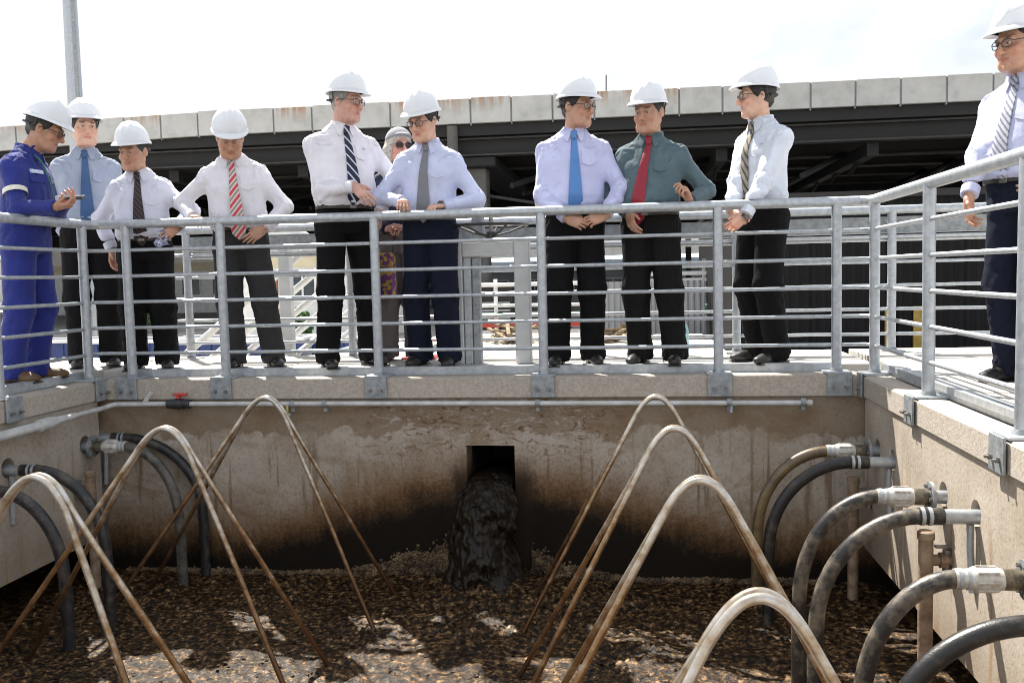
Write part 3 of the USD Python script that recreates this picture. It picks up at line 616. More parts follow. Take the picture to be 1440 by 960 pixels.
for x in np.arange(-46, 28, 5.2):
    for y in (VY + .6, VY + 4.3, VY + 8.1):
        obj('cross_brace', tube([(x, y, 3.9), (x + 2.2, y + 3.5, 5.0)], .11, 6), m_girder, va, smooth=False); obj('cross_brace', tube([(x + 2.4, y, 5.0), (x + 2.4, y + 3.5, 4.2)], .09, 6), m_girder, va, smooth=False)
    obj('tie_beam', box((x + 2.2, VY + .6, 4.5), (x + 2.6, VY + 16, 4.95)), m_girder, va, smooth=False)
for x in (-5.75, -27.5, 19.5):
    pr = obj('pier', [box((x - .38, VY + .7, YARD - .2), (x + .38, VY + 1.6, 4.6), .05)], m_pier, va, smooth=False)
    obj('pier_cap', [box((x - .8, VY + .3, 4.6), (x + .8, VY + 16, 4.98), .04)], m_girder, pr, smooth=False)
    obj('drain_pipe', tube([(x - .72, VY + .0, 6.05), (x - .72, VY + .0, 5.0)], .20, 14), m_pier, va)
    for arm in (((x + .3, VY + .9, 3.6), (x + 2.2, VY + .9, 3.25), .06), ((x + .3, VY + .9, 5.0), (x + 1.3, VY + .9, 5.3), .05)): obj('brace_arm', tube(arm[:2], arm[2], 6), m_flange, va, smooth=False)
    for zz in (2.6, 3.2):
        obj('pipe_stub', tube([(x + 2.2, VY + .7, zz), (x + 2.75, VY + .7, zz)], .18, 12), m_cream, va)
obj('whip_aerial', tube([(-.87, VY + .2, 6.9), (-.86, VY + .2, 7.65)], .025, 6), m_flange, va)

def corrugated(x0, x1, y, z0, z1, pitch, depth, axis='x'):
    n = max(2, int((x1 - x0) / pitch * 4)); u = np.linspace(x0, x1, n + 1)
    off = np.array([0, 1, 1, 0])[np.arange(n + 1) % 4] * depth
    V = []
    for z in (z0, z1): V += [np.stack([u, y - off, np.full(n + 1, z)], -1)]
    V = np.vstack(V); I = np.arange(n); F = np.stack([I, I + 1, I + n + 2, I + n + 1], -1)
    V2 = V.copy(); V2[:, 1] += .05
    F2 = F[:, ::-1] + len(V)
    e = np.array([[0, n + 1, n + 1 + len(V), len(V)], [n, n + len(V), 2 * n + 1 + len(V), 2 * n + 1]])
    tp = np.stack([I + n + 1, I + n + 2, I + n + 2 + len(V), I + n + 1 + len(V)], -1)
    Q = np.vstack([F, F2, e, tp]); return trimesh.Trimesh(np.vstack([V, V2]), np.vstack([Q[:, [0, 1, 2]], Q[:, [0, 2, 3]]]), process=False)
# added dark sheets for the shade under the viaduct; dark shed on the right
shade_fill = thing('shade_backdrop', 'added dark backdrop standing in for the shade under the viaduct', 'building')
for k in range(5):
    obj('shade_band', corrugated(-60, 34, VY + 17.4 + .04 * (k % 2), 2.75 + k * .75, 2.75 + k * .75 + .73, 1.2, .06), m_dark_clad, shade_fill, smooth=False)
obj('roof', box((-60, VY + 17.5, 6.55), (34, VY + 30, 6.8)), m_dark_clad, shade_fill, smooth=False)
for x in (-45, -33, -21, -9, 3, 15): obj('leg', box((x - .15, VY + 17.6, YARD), (x + .15, VY + 17.9, 2.74)), m_girder, shade_fill, smooth=False)
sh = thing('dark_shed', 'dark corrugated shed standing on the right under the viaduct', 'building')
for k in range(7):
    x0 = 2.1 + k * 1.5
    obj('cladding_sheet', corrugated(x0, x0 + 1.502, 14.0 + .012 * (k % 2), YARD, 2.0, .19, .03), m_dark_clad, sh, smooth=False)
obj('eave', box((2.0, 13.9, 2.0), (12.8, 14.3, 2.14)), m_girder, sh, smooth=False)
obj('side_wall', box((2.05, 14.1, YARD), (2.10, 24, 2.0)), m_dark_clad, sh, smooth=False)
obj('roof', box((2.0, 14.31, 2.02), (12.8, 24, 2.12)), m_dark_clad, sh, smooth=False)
for x in (5.05, 5.6): 
    obj('yellow_panel', box((x, 13.90, YARD + .1), (x + .2, 13.955, YARD + 1.0)), plain('yellow_panel_%d' % int(x * 10), (.30, .20, .03), (.2, .13, .02), rough=.6), sh, smooth=False)

# lamp post
lp_ = thing('lamp_post', 'tall grey lamp post behind the left men', 'lamp post', (-13.6, 16, YARD))
obj('pole', tube([(0, 0, 0), (0, 0, 13)], [.22, .14], 16), m_galv, lp_)
obj('base', tube([(0, 0, 0), (0, 0, .3)], .3, 16), m_galv_dull, lp_)
obj('lamp_arm', tube(curve([(0, 0, 12.8), (.3, -.2, 13.5), (1.6, -.9, 13.9)], 20), .05, 10), m_galv, lp_)
obj('lamp_head', box((1.4, -1.15, 13.80), (2.1, -.75, 13.95), .03), m_galv_dull, lp_, smooth=False)
obj('cable_conduit', tube([(.17, -.12, .3), (.13, -.10, 12.5)], .045, 8), m_galv_dull, lp_)

# ---------------------------------------------------------------- stair at the left of the far walkway
st = thing('steel_stair', 'pale steel stair with barred handrails behind the left men', 'stair')
sx, sz, dx, dzz = -2.45, FLOOR, .25, .185
for i in range(7):
    x = sx - (i + 1) * dx; z = sz - (i + 1) * dzz
    obj('tread', box((x, 1.45, z - .025), (x + dx + .02, 2.25, z), .004), m_galv, st, smooth=False)
for y in (1.42, 2.26):
    obj('stringer', tube([(sx, y, sz - .06), (sx - 7 * dx, y, sz - 7 * dzz - .06)], .05, 4), m_white_steel, st, smooth=False)
    top = [(-2.88, y, .98), (-2.52, y, .98), (-2.36, y, .80), (-2.62, y, .72), (sx - 7 * dx, y, .80 - 7 * dzz)]
    obj('handrail', tube(round_corner([(-2.95, y, .98), (-2.56, y, .98), (-2.49, y, .90), (sx - 7 * dx, y, .86 - 7 * dzz)], .05), .029, 12), m_white_paint, st)
    for h in (.70, .52, .36, .18):
        obj('bar', tube([(sx, y, h), (sx - 7 * dx, y, h - 7 * dzz)], .018, 8), m_white_paint, st)
    for xx in (-2.46, -3.2, -4.0):
        zb = sz + (xx - sx) / dx * dzz
        obj('baluster', tube([(xx, y, zb - .05), (xx, y, zb + .72)], .016, 8), m_white_steel, st)
obj('newel', box((-2.74, 1.30, -.9), (-2.65, 1.39, .96), .006), m_white_steel, st, smooth=False)
ld = thing('stair_landing', 'steel landing joining the walkway to the stair', 'landing')
obj('landing', box((-2.45, 1.19, -.03), (-1.7, 2.26, FLOOR - .004)), m_galv_dull, ld, smooth=False)
for x in (-2.38, -1.78): obj('leg', box((x - .04, 2.15, YARD), (x + .04, 2.23, -.031)), m_galv_dull, ld, smooth=False)

# ---------------------------------------------------------------- buildings and things in the yard
def block(name, label, x0, x1, y, ztop, mat, wins, band=None, depth=8, cat='building'):
    t = thing(name, label, cat)
    obj('wall', box((x0, y, YARD), (x1, y + depth, ztop), .03), mat, t, smooth=False)
    obj('roof_edge', box((x0 - .2, y - .2, ztop), (x1 + .2, y + depth, ztop + .18)), m_galv_dull, t, smooth=False)
    for (a, b, c, d, m) in wins:
        f = obj('window', [box((a, y - .05, b), (c, y + .02, b + .07)), box((a, y - .05, d - .07), (c, y + .02, d)), box((a, y - .05, b + .07), (a + .07, y + .02, d - .07)), box((c - .07, y - .05, b + .07), (c, y + .02, d - .07)), box(((a + c) / 2 - .03, y - .045, b + .07), ((a + c) / 2 + .03, y + .02, d - .07))], m_white_paint, t, smooth=False)
        obj('pane', box((a + .07, y - .02, b + .07), (c - .07, y - .004, d - .07)), m, f, smooth=False)
    if band: obj('band', box((x0, y - .04, band[0]), (x1, y - .002, band[1])), m_cream, t, smooth=False)
    return t
block('office_block', 'white building with a beige band beyond the yard at left', -36, -21.5, 46, 3.4, m_white_paint, [(-34 + i * 1.9, -.2, -32.8 + i * 1.9, 1.0, m_glass_dark) for i in range(6)], band=(1.25, 1.75))
wb = block('site_cabin', 'low white cabin with a brown door behind the stair', -12.2, -7.4, 22, 1.6, m_white_paint, [(-10.6, -.1, -9.7, .9, m_glass_dark)], band=(1.0, 1.35), depth=3)
dr = obj('door', box((-11.6, 21.94, YARD), (-10.95, 21.996, .75), .005), m_brown_door, wb, smooth=False)
obj('handle', box((-11.05, 21.90, -.3), (-11.0, 21.938, -.2)), m_bolt, dr, smooth=False)
bs = block('pale_blue_shed', 'long low shed with a pale blue roof at the back of the yard', -18, 6, 51, .72, m_grey_clad, [(-14 + i * 2.4, -.7, -12.4 + i * 2.4, .3, m_glass_dark) for i in range(8)], cat='shed')
for k in range(24):
    x0 = -18.2 + k; r_ = trimesh.convex.convex_hull(np.array([(x, y, z + dz) for x in (x0, x0 + .97) for (y, z) in ((50.4, .92), (58, 1.72)) for dz in (0, .05)]))
    obj('roof_sheet', r_, m_blue_wall, bs, smooth=False)
bw = thing('boundary_wall', 'long pale boundary wall closing the far side of the yard', 'wall')
obj('wall', box((-90, 62, YARD), (60, 62.3, 2.6), .02), m_white_paint, bw, smooth=False)
obj('wall_cap', box((-90, 61.9, 2.6), (60, 62.4, 2.72), .02), m_pier, bw, smooth=False)

fn = thing('sheet_fence', 'grey ribbed sheet metal fence panel in the yard', 'fence')
for k in range(4):
    obj('sheet', corrugated(-.95 + k * .72, -.95 + k * .72 + .70, 20 + .02 * (k % 2), YARD + .1, .36, .16, .04), m_grey_clad, fn, smooth=False)
obj('rail', [box((-1.0, 20.06, z), (1.95, 20.1, z + .06)) for z in (-.95, -.3, .25)], m_galv, fn, smooth=False)
for x in (-1.0, .5, 1.9): obj('post', box((x - .04, 20.1, YARD), (x + .04, 20.18, .4)), m_galv, fn, smooth=False)

for i, (x, y, L, a, lab) in enumerate([(-.7, 18.6, 1.3, 8, 'weathered timber offcuts piled before the ribbed fence'), (-3.4, 19.0, 1.4, -6, 'timber offcuts heaped beyond the sluice gate')]):
    t = thing('timber_pile', lab, 'timber pile', (x, y, YARD), a); r2 = np.random.default_rng(20 + i)
    for k in range(22):
        l = r2.uniform(.3, .9) * L; m = box((-l / 2, -.05, -.03), (l / 2, .05, .03), .004)
        m = rot(rot(m, r2.uniform(-18, 18), (0, 1, 0)), r2.uniform(0, 180), (0, 0, 1))
        obj('timber', move(m, (r2.uniform(-.6, .6), r2.uniform(-.3, .3), .06 + .022 * k * r2.uniform(.4, 1))), m_wood, t, smooth=False)
pr_ = thing('pipe_rack', 'rack of green and pale pipes in the yard', 'pipe rack')
for z, m, r in ((.80, m_green_pipe, .09), (.55, m_white_paint, .06), (.36, m_white_paint, .05), (.10, m_galv, .05), (-.42, m_green_pipe, .11), (-.68, m_white_paint, .05)):
    obj('pipe', tube([(-.2, 21, z), (5.5, 21, z)], r, 10), m, pr_)
for x in (.9, 2.0, 3.4, 5.0): obj('post', box((x - .05, 21.1, YARD), (x + .05, 21.2, .95)), m_galv_dull, pr_, smooth=False)
pr2 = thing('pipe_rack', 'low rack of pale pipes with a red rail beyond the sluice gate', 'pipe rack')
for z, m, r in ((.34, m_white_paint, .06), (-.25, m_white_paint, .05), (-.52, m_green_pipe, .07), (-.80, m_red, .07), (-1.0, m_white_paint, .05)):
    obj('pipe', tube([(-5.6, 20.4, z), (-1.5, 20.4, z)], r, 10), m, pr2)
for x in (-5.0, -3.9, -3.3, -2.2): obj('post', box((x - .05, 20.5, YARD), (x + .05, 20.6, .5)), m_white_paint, pr2, smooth=False)
for i, (x, y, w, h, lab) in enumerate([(-4.4, 24, 1.2, 1.5, 'dark machine cabinet beyond the sluice gate'), (-2.6, 25, 1.0, 1.4, 'dark machine cabinet left of the ribbed fence'), (2.6, 23, 1.5, .9, 'dark pump housing behind the green pipes')]):
    t = thing('machine_cabinet', lab, 'cabinet', (x, y, YARD))
    obj('housing', box((-w / 2, -.4, .1), (w / 2, .4, h), .03), m_girder, t, smooth=False)
    obj('vent_panel', [box((-w / 2 + .1, -.42, .3 + .12 * k), (w / 2 - .1, -.401, .36 + .12 * k)) for k in range(6)], m_galv_dull, t, smooth=False)
    obj('plinth', box((-w / 2 - .05, -.45, 0), (w / 2 + .05, .45, .098)), m_pier, t, smooth=False)
proto = None
for i, (x, y, a, lab) in enumerate([(-8.6, 9.4, 3, 'blue plastic crate on the ground left of the stair'), (-7.35, 9.7, -4, 'blue plastic crate seen between the legs of the short man'), (-6.1, 9.5, 6, 'blue plastic crate behind the steel stair'), (-4.8, 9.8, -8, 'rightmost blue crate behind the grey trousers'), (-9.95, 9.7, 10, 'leftmost blue crate behind the man in coveralls')]):
    if proto is None:
        proto = thing('blue_crate', lab, 'crate', (x, y, YARD), a, 'blue crates on the ground behind the stair')
        big = lambda ms: [trimesh.Trimesh(m.vertices * 1.62, m.faces, process=False) for m in ms]
        w = [box((-.36, -.25, .0), (.36, .25, .03)), box((-.36, -.25, .03), (-.34, .25, .5)), box((.34, -.25, .03), (.36, .25, .5)), box((-.339, -.25, .03), (.339, -.23, .5)), box((-.339, .23, .03), (.339, .25, .5))]
        obj('bin', big(w), m_blue_drum, proto, smooth=False)
        obj('rim', big([box((-.38, -.27, .5), (.38, -.22, .53)), box((-.38, .22, .5), (.38, .27, .53)), box((-.38, -.219, .5), (-.33, .219, .53)), box((.33, -.219, .5), (.38, .219, .53))]), m_white_paint, proto, smooth=False)
        for k in range(5): obj('rib', big([box((-.30 + k * .14, -.262, .06), (-.27 + k * .14, -.251, .48))]), m_blue_drum, proto, smooth=False)
    else:
        copy_of(proto, (x, y, YARD), a, lab)
def shrub(label, x, y, r, h, seed):
    t = thing('shrub', label, 'shrub', (x, y, YARD)); q = np.random.default_rng(seed); n = 900
    c = q.normal(0, 1, (n, 3)); c /= np.linalg.norm(c, axis=1)[:, None]; c *= (q.uniform(.3, 1, (n, 1)) ** .5) * [r, r, h / 2]; c[:, 2] += h * .55
    d = q.normal(0, 1, (n, 3)); d /= np.linalg.norm(d, axis=1)[:, None]; e = np.cross(d, q.normal(0, 1, (n, 3))); e /= np.linalg.norm(e, axis=1)[:, None]
    s = q.uniform(.05, .11, (n, 1)); V = np.stack([c - d * s, c + e * s * .5, c + d * s, c - e * s * .5], 1).reshape(-1, 3)
    obj('foliage', (V, np.arange(4 * n).reshape(-1, 4)), m_leaf, t, smooth=False)
    for k in range(4): obj('stem', tube([(0, 0, 0), (.1 * math.cos(k * 1.6), .1 * math.sin(k * 1.6), h * .3), (.3 * r * math.cos(k * 1.6), .3 * r * math.sin(k * 1.6), h * .7)], .02, 6), m_wood, t)
shrub('green shrub between the left men beyond the yard', -17.9, 26, 1.1, 1.7, 1); shrub('small green shrub behind the handrail of the stair', -9.3, 19, .5, 1.0, 2)

bo = thing('water_bottle', 'clear water bottle with a blue base label on the walkway', 'bottle', (.34, .80, FLOOR))
m_bottle = MAT('bottle_plastic', {'t': ('transparent_bsdf', {'color': (.80, .92, .93)}), 'd': ('principled_bsdf', {'base_color': (.45, .62, .64), 'roughness': .15}), 'm': ('mix_closure', {'fac': .55})}, [('t.BSDF', 'm.closure1'), ('d.BSDF', 'm.closure2')], surface='m.closure')
obj('bottle', tube([(0, 0, .001), (0, 0, .01), (0, 0, .17), (0, 0, .20), (0, 0, .225), (0, 0, .245)], [.030, .034, .034, .026, .014, .013], 16), m_bottle, bo)
obj('label_sleeve', tube([(0, 0, .015), (0, 0, .065)], .0348, 16, caps=False), m_blue_wall, bo)
obj('bottle_cap', tube([(0, 0, .245), (0, 0, .262)], .016, 12), m_white_paint, bo)
cn = thing('traffic_cone', 'small red traffic cone on the walkway by the woman', 'traffic cone', (-1.50, .80, FLOOR))
obj('cone', tube([(0, 0, .018), (0, 0, .30)], [.085, .018], 18), m_red, cn)
obj('white_collar', tube([(0, 0, .12), (0, 0, .19)], [.0635, .0470], 18, caps=False), m_white_paint, cn)
obj('cone_base', box((-.12, -.12, 0), (.12, .12, .018), .004), m_red, cn, smooth=False)
# ---------------------------------------------------------------- soft bodies: distance fields turned into meshes
class Field:
    def __init__(self, lo, hi, h):
        self.lo, self.h = np.asarray(lo, float), h
        self.n = np.maximum(4, np.ceil((np.asarray(hi, float) - self.lo) / h).astype(int) + 1)
        self.V = np.full(self.n, .5, np.float32)
        self.ax = [(self.lo[k] + h * np.arange(self.n[k])).astype(np.float32) for k in range(3)]
    def part(self, lo, hi):
        a = np.clip(np.floor((np.asarray(lo) - self.lo) / self.h).astype(int), 0, self.n); b = np.clip(np.ceil((np.asarray(hi) - self.lo) / self.h).astype(int) + 1, 0, self.n)
        sl = tuple(slice(i, j) for i, j in zip(a, b))
        return sl, np.meshgrid(*[self.ax[k][sl[k]] for k in range(3)], indexing='ij', sparse=True)
    def put(self, fn, lo, hi, k=.02, op='u'):
        m = k + 3 * self.h; sl, g = self.part(np.asarray(lo) - m, np.asarray(hi) + m)
        if min(s.stop - s.start for s in sl) <= 0: return
        d = fn(*g).astype(np.float32); v = self.V[sl]
        if op == 'u':
            h = np.maximum(k - np.abs(d - v), 0) / k; self.V[sl] = np.minimum(d, v) - h * h * k * .25
        else:
            d = -d; h = np.maximum(k - np.abs(d - v), 0) / k; self.V[sl] = np.maximum(d, v) + h * h * k * .25
    def bone(self, a, b, ra, rb, k=.02, op='u'):
        a, b = np.asarray(a, float), np.asarray(b, float); ab = b - a; L = max(ab @ ab, 1e-9)
        def fn(x, y, z):
            t = np.clip(((x - a[0]) * ab[0] + (y - a[1]) * ab[1] + (z - a[2]) * ab[2]) / L, 0, 1)
            return np.sqrt((x - a[0] - t * ab[0]) ** 2 + (y - a[1] - t * ab[1]) ** 2 + (z - a[2] - t * ab[2]) ** 2) - (ra + (rb - ra) * t)
        r = max(ra, rb); self.put(fn, np.minimum(a, b) - r, np.maximum(a, b) + r, k, op)
    def ball(self, c, r, k=.02, op='u', R=None):
        c = np.asarray(c, float); r = np.broadcast_to(np.asarray(r, float), 3); R = np.eye(3) if R is None else R
        def fn(x, y, z):
            X, Y, Z = x - c[0], y - c[1], z - c[2]
            u = [(X * R[0, i] + Y * R[1, i] + Z * R[2, i]) / r[i] for i in range(3)]
            q = np.sqrt(u[0] ** 2 + u[1] ** 2 + u[2] ** 2); g = np.sqrt((u[0] / r[0]) ** 2 + (u[1] / r[1]) ** 2 + (u[2] / r[2]) ** 2)
            return q * (q - 1) / np.maximum(g, 1e-6)
        self.put(fn, c - r.max(), c + r.max(), k, op)
    def loft(self, B, R, st, k=.02, e=2.3):
        """st rows: height along R's z axis from B, half width, half depth, shift along R's y."""
        st = np.asarray(st, float); B = np.asarray(B, float)
        c = [B + R @ np.array([0, s[3], s[0]]) for s in st]; m = st[:, 1:3].max()
        def fn(x, y, z):
            X, Y, Z = x - B[0], y - B[1], z - B[2]
            u, v, w = (X * R[0, i] + Y * R[1, i] + Z * R[2, i] for i in range(3))
            a, b, o = (np.interp(w, st[:, 0], st[:, j]) for j in (1, 2, 3))
            q = (np.abs(u / a) ** e + np.abs((v - o) / b) ** e) ** (1 / e)
            d = (q - 1) * np.minimum(a, b)
            return np.maximum(d, np.maximum(st[0, 0] - w, w - st[-1, 0]))
        self.put(fn, np.min(c, 0) - m, np.max(c, 0) + m, k)
    def cut(self, p, n):
        """Takes away what lies on the side of the plane that n points to."""
        x, y, z = np.meshgrid(*self.ax, indexing='ij', sparse=True)
        self.V = np.maximum(self.V, ((x - p[0]) * n[0] + (y - p[1]) * n[1] + (z - p[2]) * n[2]).astype(np.float32))
    def value(self, P):
        return ndimage.map_coordinates(self.V, ((np.asarray(P) - self.lo) / self.h).T, order=1, mode='nearest')
    def mesh(self):
        V = self.V.copy(); V[[0, -1]] = .5; V[:, [0, -1]] = .5; V[:, :, [0, -1]] = .5
        S = V < 0; n = np.array(V.shape) - 1; C = np.zeros(n, np.uint8)
        offs = [np.array(o) for o in np.ndindex(2, 2, 2)]
        for o in offs: C += S[o[0]:o[0] + n[0], o[1]:o[1] + n[1], o[2]:o[2] + n[2]]
        act = (C > 0) & (C < 8); ijk = np.argwhere(act); idx = np.full(n, -1); idx[act] = np.arange(len(ijk))
        pos = np.zeros((len(ijk), 3)); cnt = np.zeros((len(ijk), 1))
        for o in offs:
            for d in range(3):
                if o[d]: continue
                o2 = o.copy(); o2[d] = 1
                v1, v2 = V[tuple((ijk + o).T)], V[tuple((ijk + o2).T)]; m = (v1 < 0) != (v2 < 0)
                t = np.where(m, v1 / np.where(m, v1 - v2, 1), 0)[:, None]
                pos += m[:, None] * (o + (o2 - o) * t); cnt += m[:, None]
        verts = self.lo + self.h * (ijk + pos / np.maximum(cnt, 1)); quads = []
        for d in range(3):
            a, b = [(1, 2), (2, 0), (0, 1)][d]
            s1 = [slice(None)] * 3; s2 = [slice(None)] * 3; s1[d], s2[d] = slice(0, -1), slice(1, None)
            ch = S[tuple(s1)] != S[tuple(s2)]; e = np.argwhere(ch); e = e[(e[:, a] > 0) & (e[:, b] > 0) & (e[:, a] < n[a]) & (e[:, b] < n[b])]
            ins = S[tuple(e.T)]; q = []
            for da, db in ((0, 0), (1, 0), (1, 1), (0, 1)):
                f = e.copy(); f[:, a] -= 1 - da; f[:, b] -= 1 - db; q.append(idx[tuple(f.T)])
            q = np.stack(q, 1); q[~ins] = q[~ins][:, ::-1]; quads.append(q)
        Q = np.vstack(quads); Q = Q[(Q >= 0).all(1)]
        return trimesh.Trimesh(verts, np.vstack([Q[:, [0, 1, 2]], Q[:, [0, 2, 3]]]), process=False)

def unit(v): v = np.asarray(v, float); return v / max(np.linalg.norm(v), 1e-9)
def rz(d): c, s = math.cos(math.radians(d)), math.sin(math.radians(d)); return np.array([[c, -s, 0], [s, c, 0], [0, 0, 1]])
def rx(d): c, s = math.cos(math.radians(d)), math.sin(math.radians(d)); return np.array([[1, 0, 0], [0, c, -s], [0, s, c]])
def ry(d): c, s = math.cos(math.radians(d)), math.sin(math.radians(d)); return np.array([[c, 0, s], [0, 1, 0], [-s, 0, c]])
def reach(S, W, l1, l2, pole):
    """The elbow (or knee) between S and W, bent towards the pole, and the end that can be reached."""
    d = W - S; L = np.linalg.norm(d); u = d / max(L, 1e-9); L2 = min(L, (l1 + l2) * .998); W = S + u * L2
    a = (l1 * l1 - l2 * l2 + L2 * L2) / (2 * L2); h = math.sqrt(max(l1 * l1 - a * a, 0)); p = np.asarray(pole, float); p = p - u * (p @ u)
    return S + u * a + unit(p) * h, W

def solid(m):
    k = manifold3d.Manifold(manifold3d.Mesh(np.asarray(m.vertices, np.float32), np.asarray(m.faces, np.uint32)))
    return k
def melt(ms):
    """One closed surface out of several."""
    try:
        ks = [solid(m) for m in ms]
        if all(k.status() == manifold3d.Error.NoError and k.num_tri() for k in ks):
            r = ks[0]
            for k in ks[1:]: r = r + k
            o = r.to_mesh(); return trimesh.Trimesh(np.asarray(o.vert_properties)[:, :3].astype(float), np.asarray(o.tri_verts), process=False)
    except Exception as e: pass
    return join(ms)

# fingers: bend (degrees) at knuckle, middle and tip joint, for index to little finger; then the thumb's direction
GRIPS = {'hang': ([(18, 25, 15), (22, 28, 18), (28, 32, 20), (32, 36, 22)], (.75, .50, -.42)),
         'grip': ([(48, 62, 40), (50, 64, 42), (52, 66, 42), (54, 66, 42)], (.62, .42, -.65)),
         'fold': ([(30, 50, 30), (32, 52, 30), (35, 54, 32), (38, 56, 34)], (.80, .40, -.30)),
         'point': ([(6, 10, 6), (10, 16, 10), (18, 22, 14), (26, 28, 16)], (.72, .60, -.25)),
         'hold': ([(42, 50, 26), (46, 54, 28), (50, 56, 30), (52, 58, 30)], (.80, .30, -.55)),
         'lift': ([(20, 55, 40), (45, 70, 45), (55, 75, 45), (60, 75, 45)], (.70, .62, -.30))}
def hand_mesh(W, d, n, left, grip, s=1.0):
    """A hand at wrist W, fingers along d, palm facing n: palm, five jointed fingers, a thumb from the side of the palm."""
    x = unit(d); z = -unit(np.asarray(n, float) - x * (np.asarray(n, float) @ x)); y = np.cross(z, x); m = -1.0 if left else 1.0
    R = np.stack([x, y, z], 1); F = Field((-.035, -.075, -.085), (.205, .075, .05), .0042); K = .007
    q = lambda a, b, c: np.array([a, b * m, c])
    F.bone(q(-.028, 0, 0), q(.012, 0, 0), .0235, .0245, K)
    F.ball(q(.045, 0, 0), (.058, .036, .0150), .012)
    roots = [q(.088, .028, .001), q(.092, .0095, .003), q(.088, -.009, .002), q(.080, -.0265, -.001)]
    for r0, L, w in zip(roots, (.98, 1.08, 1.0, .80), (.0088, .0090, .0085, .0076)):
        F.bone(q(.02, r0[1] * m * .6, 0), r0, .0125, w + .0022, .010)
    for r0, L, w, bends, sp in zip(roots, (.98, 1.08, 1.0, .80), (.0088, .0090, .0085, .0076), GRIPS[grip][0], (4, 1, -2, -6)):
        p, a = r0, 0.0; sy = math.radians(sp) * m
        for seg, b in zip((.040 * L, .024 * L, .019 * L), bends):
            a += math.radians(b); e = p + seg * np.array([math.cos(a), math.sin(sy), -math.sin(a)])
            F.bone(p, e, w, w - .0007, .0045); p = e; w -= .0007
    t = np.array(GRIPS[grip][1]); t[1] *= m; t = unit(t); p = q(.022, .024, -.006)
    F.bone(q(.012, .014, -.002), p, .016, .0155, .008); e = p + t * .036; F.bone(p, e, .0135, .0105, .006)
    t2 = unit(t + np.array([.35, -.30 * m, -.05])); F.bone(e, e + t2 * .030, .0102, .0082, .005)
    M = F.mesh(); M.vertices = W + (M.vertices * s) @ R.T
    return M

def head_mesh(C, R, s, neck_to, face):
    """Head and neck as one surface. C is the middle of the head, R turns it; returns the mesh and colours."""
    F = Field((-.105, -.145, -.26), (.105, .135, .135), .0050); w = face.get('wide', 1.0); K = .016; sm = .007 * face.get('smile', 0)
    F.ball((0, .016, .036), (.074 * w, .094, .082), .02); F.ball((0, -.030, -.035), (.060 * w, .060, .078), .03)
    F.bone((-.030 * w, -.052, -.088), (.030 * w, -.052, -.088), .022, .022, .03); F.ball((0, -.074, -.100), (.020, .016, .015), .02)
    for q in (-1, 1):
        F.bone((q * .052 * w, .0, -.045), (q * .036 * w, -.05, -.088), .020, .018, .03)
        F.ball((q * .040 * w, -.062, -.026), (.024 * w, .020, .022), .02)
        F.ball((q * .031, -.100, .008), (.017, .014, .0115), .012, 's'); F.ball((q * .030, -.0785, .0075), (.0145, .0125, .0115), .003)
        F.bone((q * .010, -.090, .028), (q * .046, -.076, .026), .009, .008, .014)
        F.ball((q * .075 * w, .010, -.002), (.009, .019, .031), .006, R=rz(-q * 22)); F.ball((q * .083 * w, .004, .0), (.006, .010, .017), .004, 's', R=rz(-q * 22))
        F.ball((q * .0115, -.097, -.034), (.0085, .010, .007), .006)
    F.bone((0, -.086, .018), (0, -.109, -.026), .0085, .0115, .012); F.ball((0, -.108, -.030), (.011, .010, .009), .008)
    F.bone((-.024, -.0785, -.0590 + sm), (0, -.0845, -.0585), .0052, .0062, .006); F.bone((.024, -.0785, -.0590 + sm), (0, -.0845, -.0585), .0052, .0062, .006); F.bone((-.018, -.0800, -.0685), (.018, -.0800, -.0685), .0070, .0070, .008)
    F.bone((-.0265, -.0840, -.0598 + sm), (0, -.0895, -.0645), .0022, .0026, .004, 's'); F.bone((.0265, -.0840, -.0598 + sm), (0, -.0895, -.0645), .0022, .0026, .004, 's')
    n = R.T @ (np.asarray(neck_to) - C) / s
    F.bone((0, .014, -.055), np.clip(n, (-.1, -.12, -.25), (.1, .13, 0)), .053 * face.get('neck', 1), .056 * face.get('neck', 1), .03)
    M = F.mesh(); v = M.vertices; col = np.tile(np.array(face['skin']), (len(v), 1))
    def tint(c, r, colour, soft=.3):
        d = np.linalg.norm((v - np.array(c)) / np.array(r), axis=1); a = np.clip((1 + soft - d) / (2 * soft), 0, 1)[:, None]; col[:] = col * (1 - a) + np.array(colour) * a
    sk = np.array(face['skin'])
    tint((0, -.088, -.0632), (.026, .018, .0105), sk * np.array([.84, .60, .56]))
    for q in (-1, 1):
        tint((q * .030, -.088, .0275), (.018, .016, .0045), face.get('brow', (.03, .022, .018)), .35)
        tint((q * .045, -.07, -.03), (.022, .03, .022), sk * np.array([1.05, .90, .86]), .6)
    tint((0, -.11, -.028), (.018, .018, .014), sk * np.array([1.04, .92, .88]), .5)
    if face.get('shade'): tint((0, -.06, -.082), (.045, .05, .030), sk * .86, .4)
    M.vertices = C + (v * s) @ R.T
    return M, col
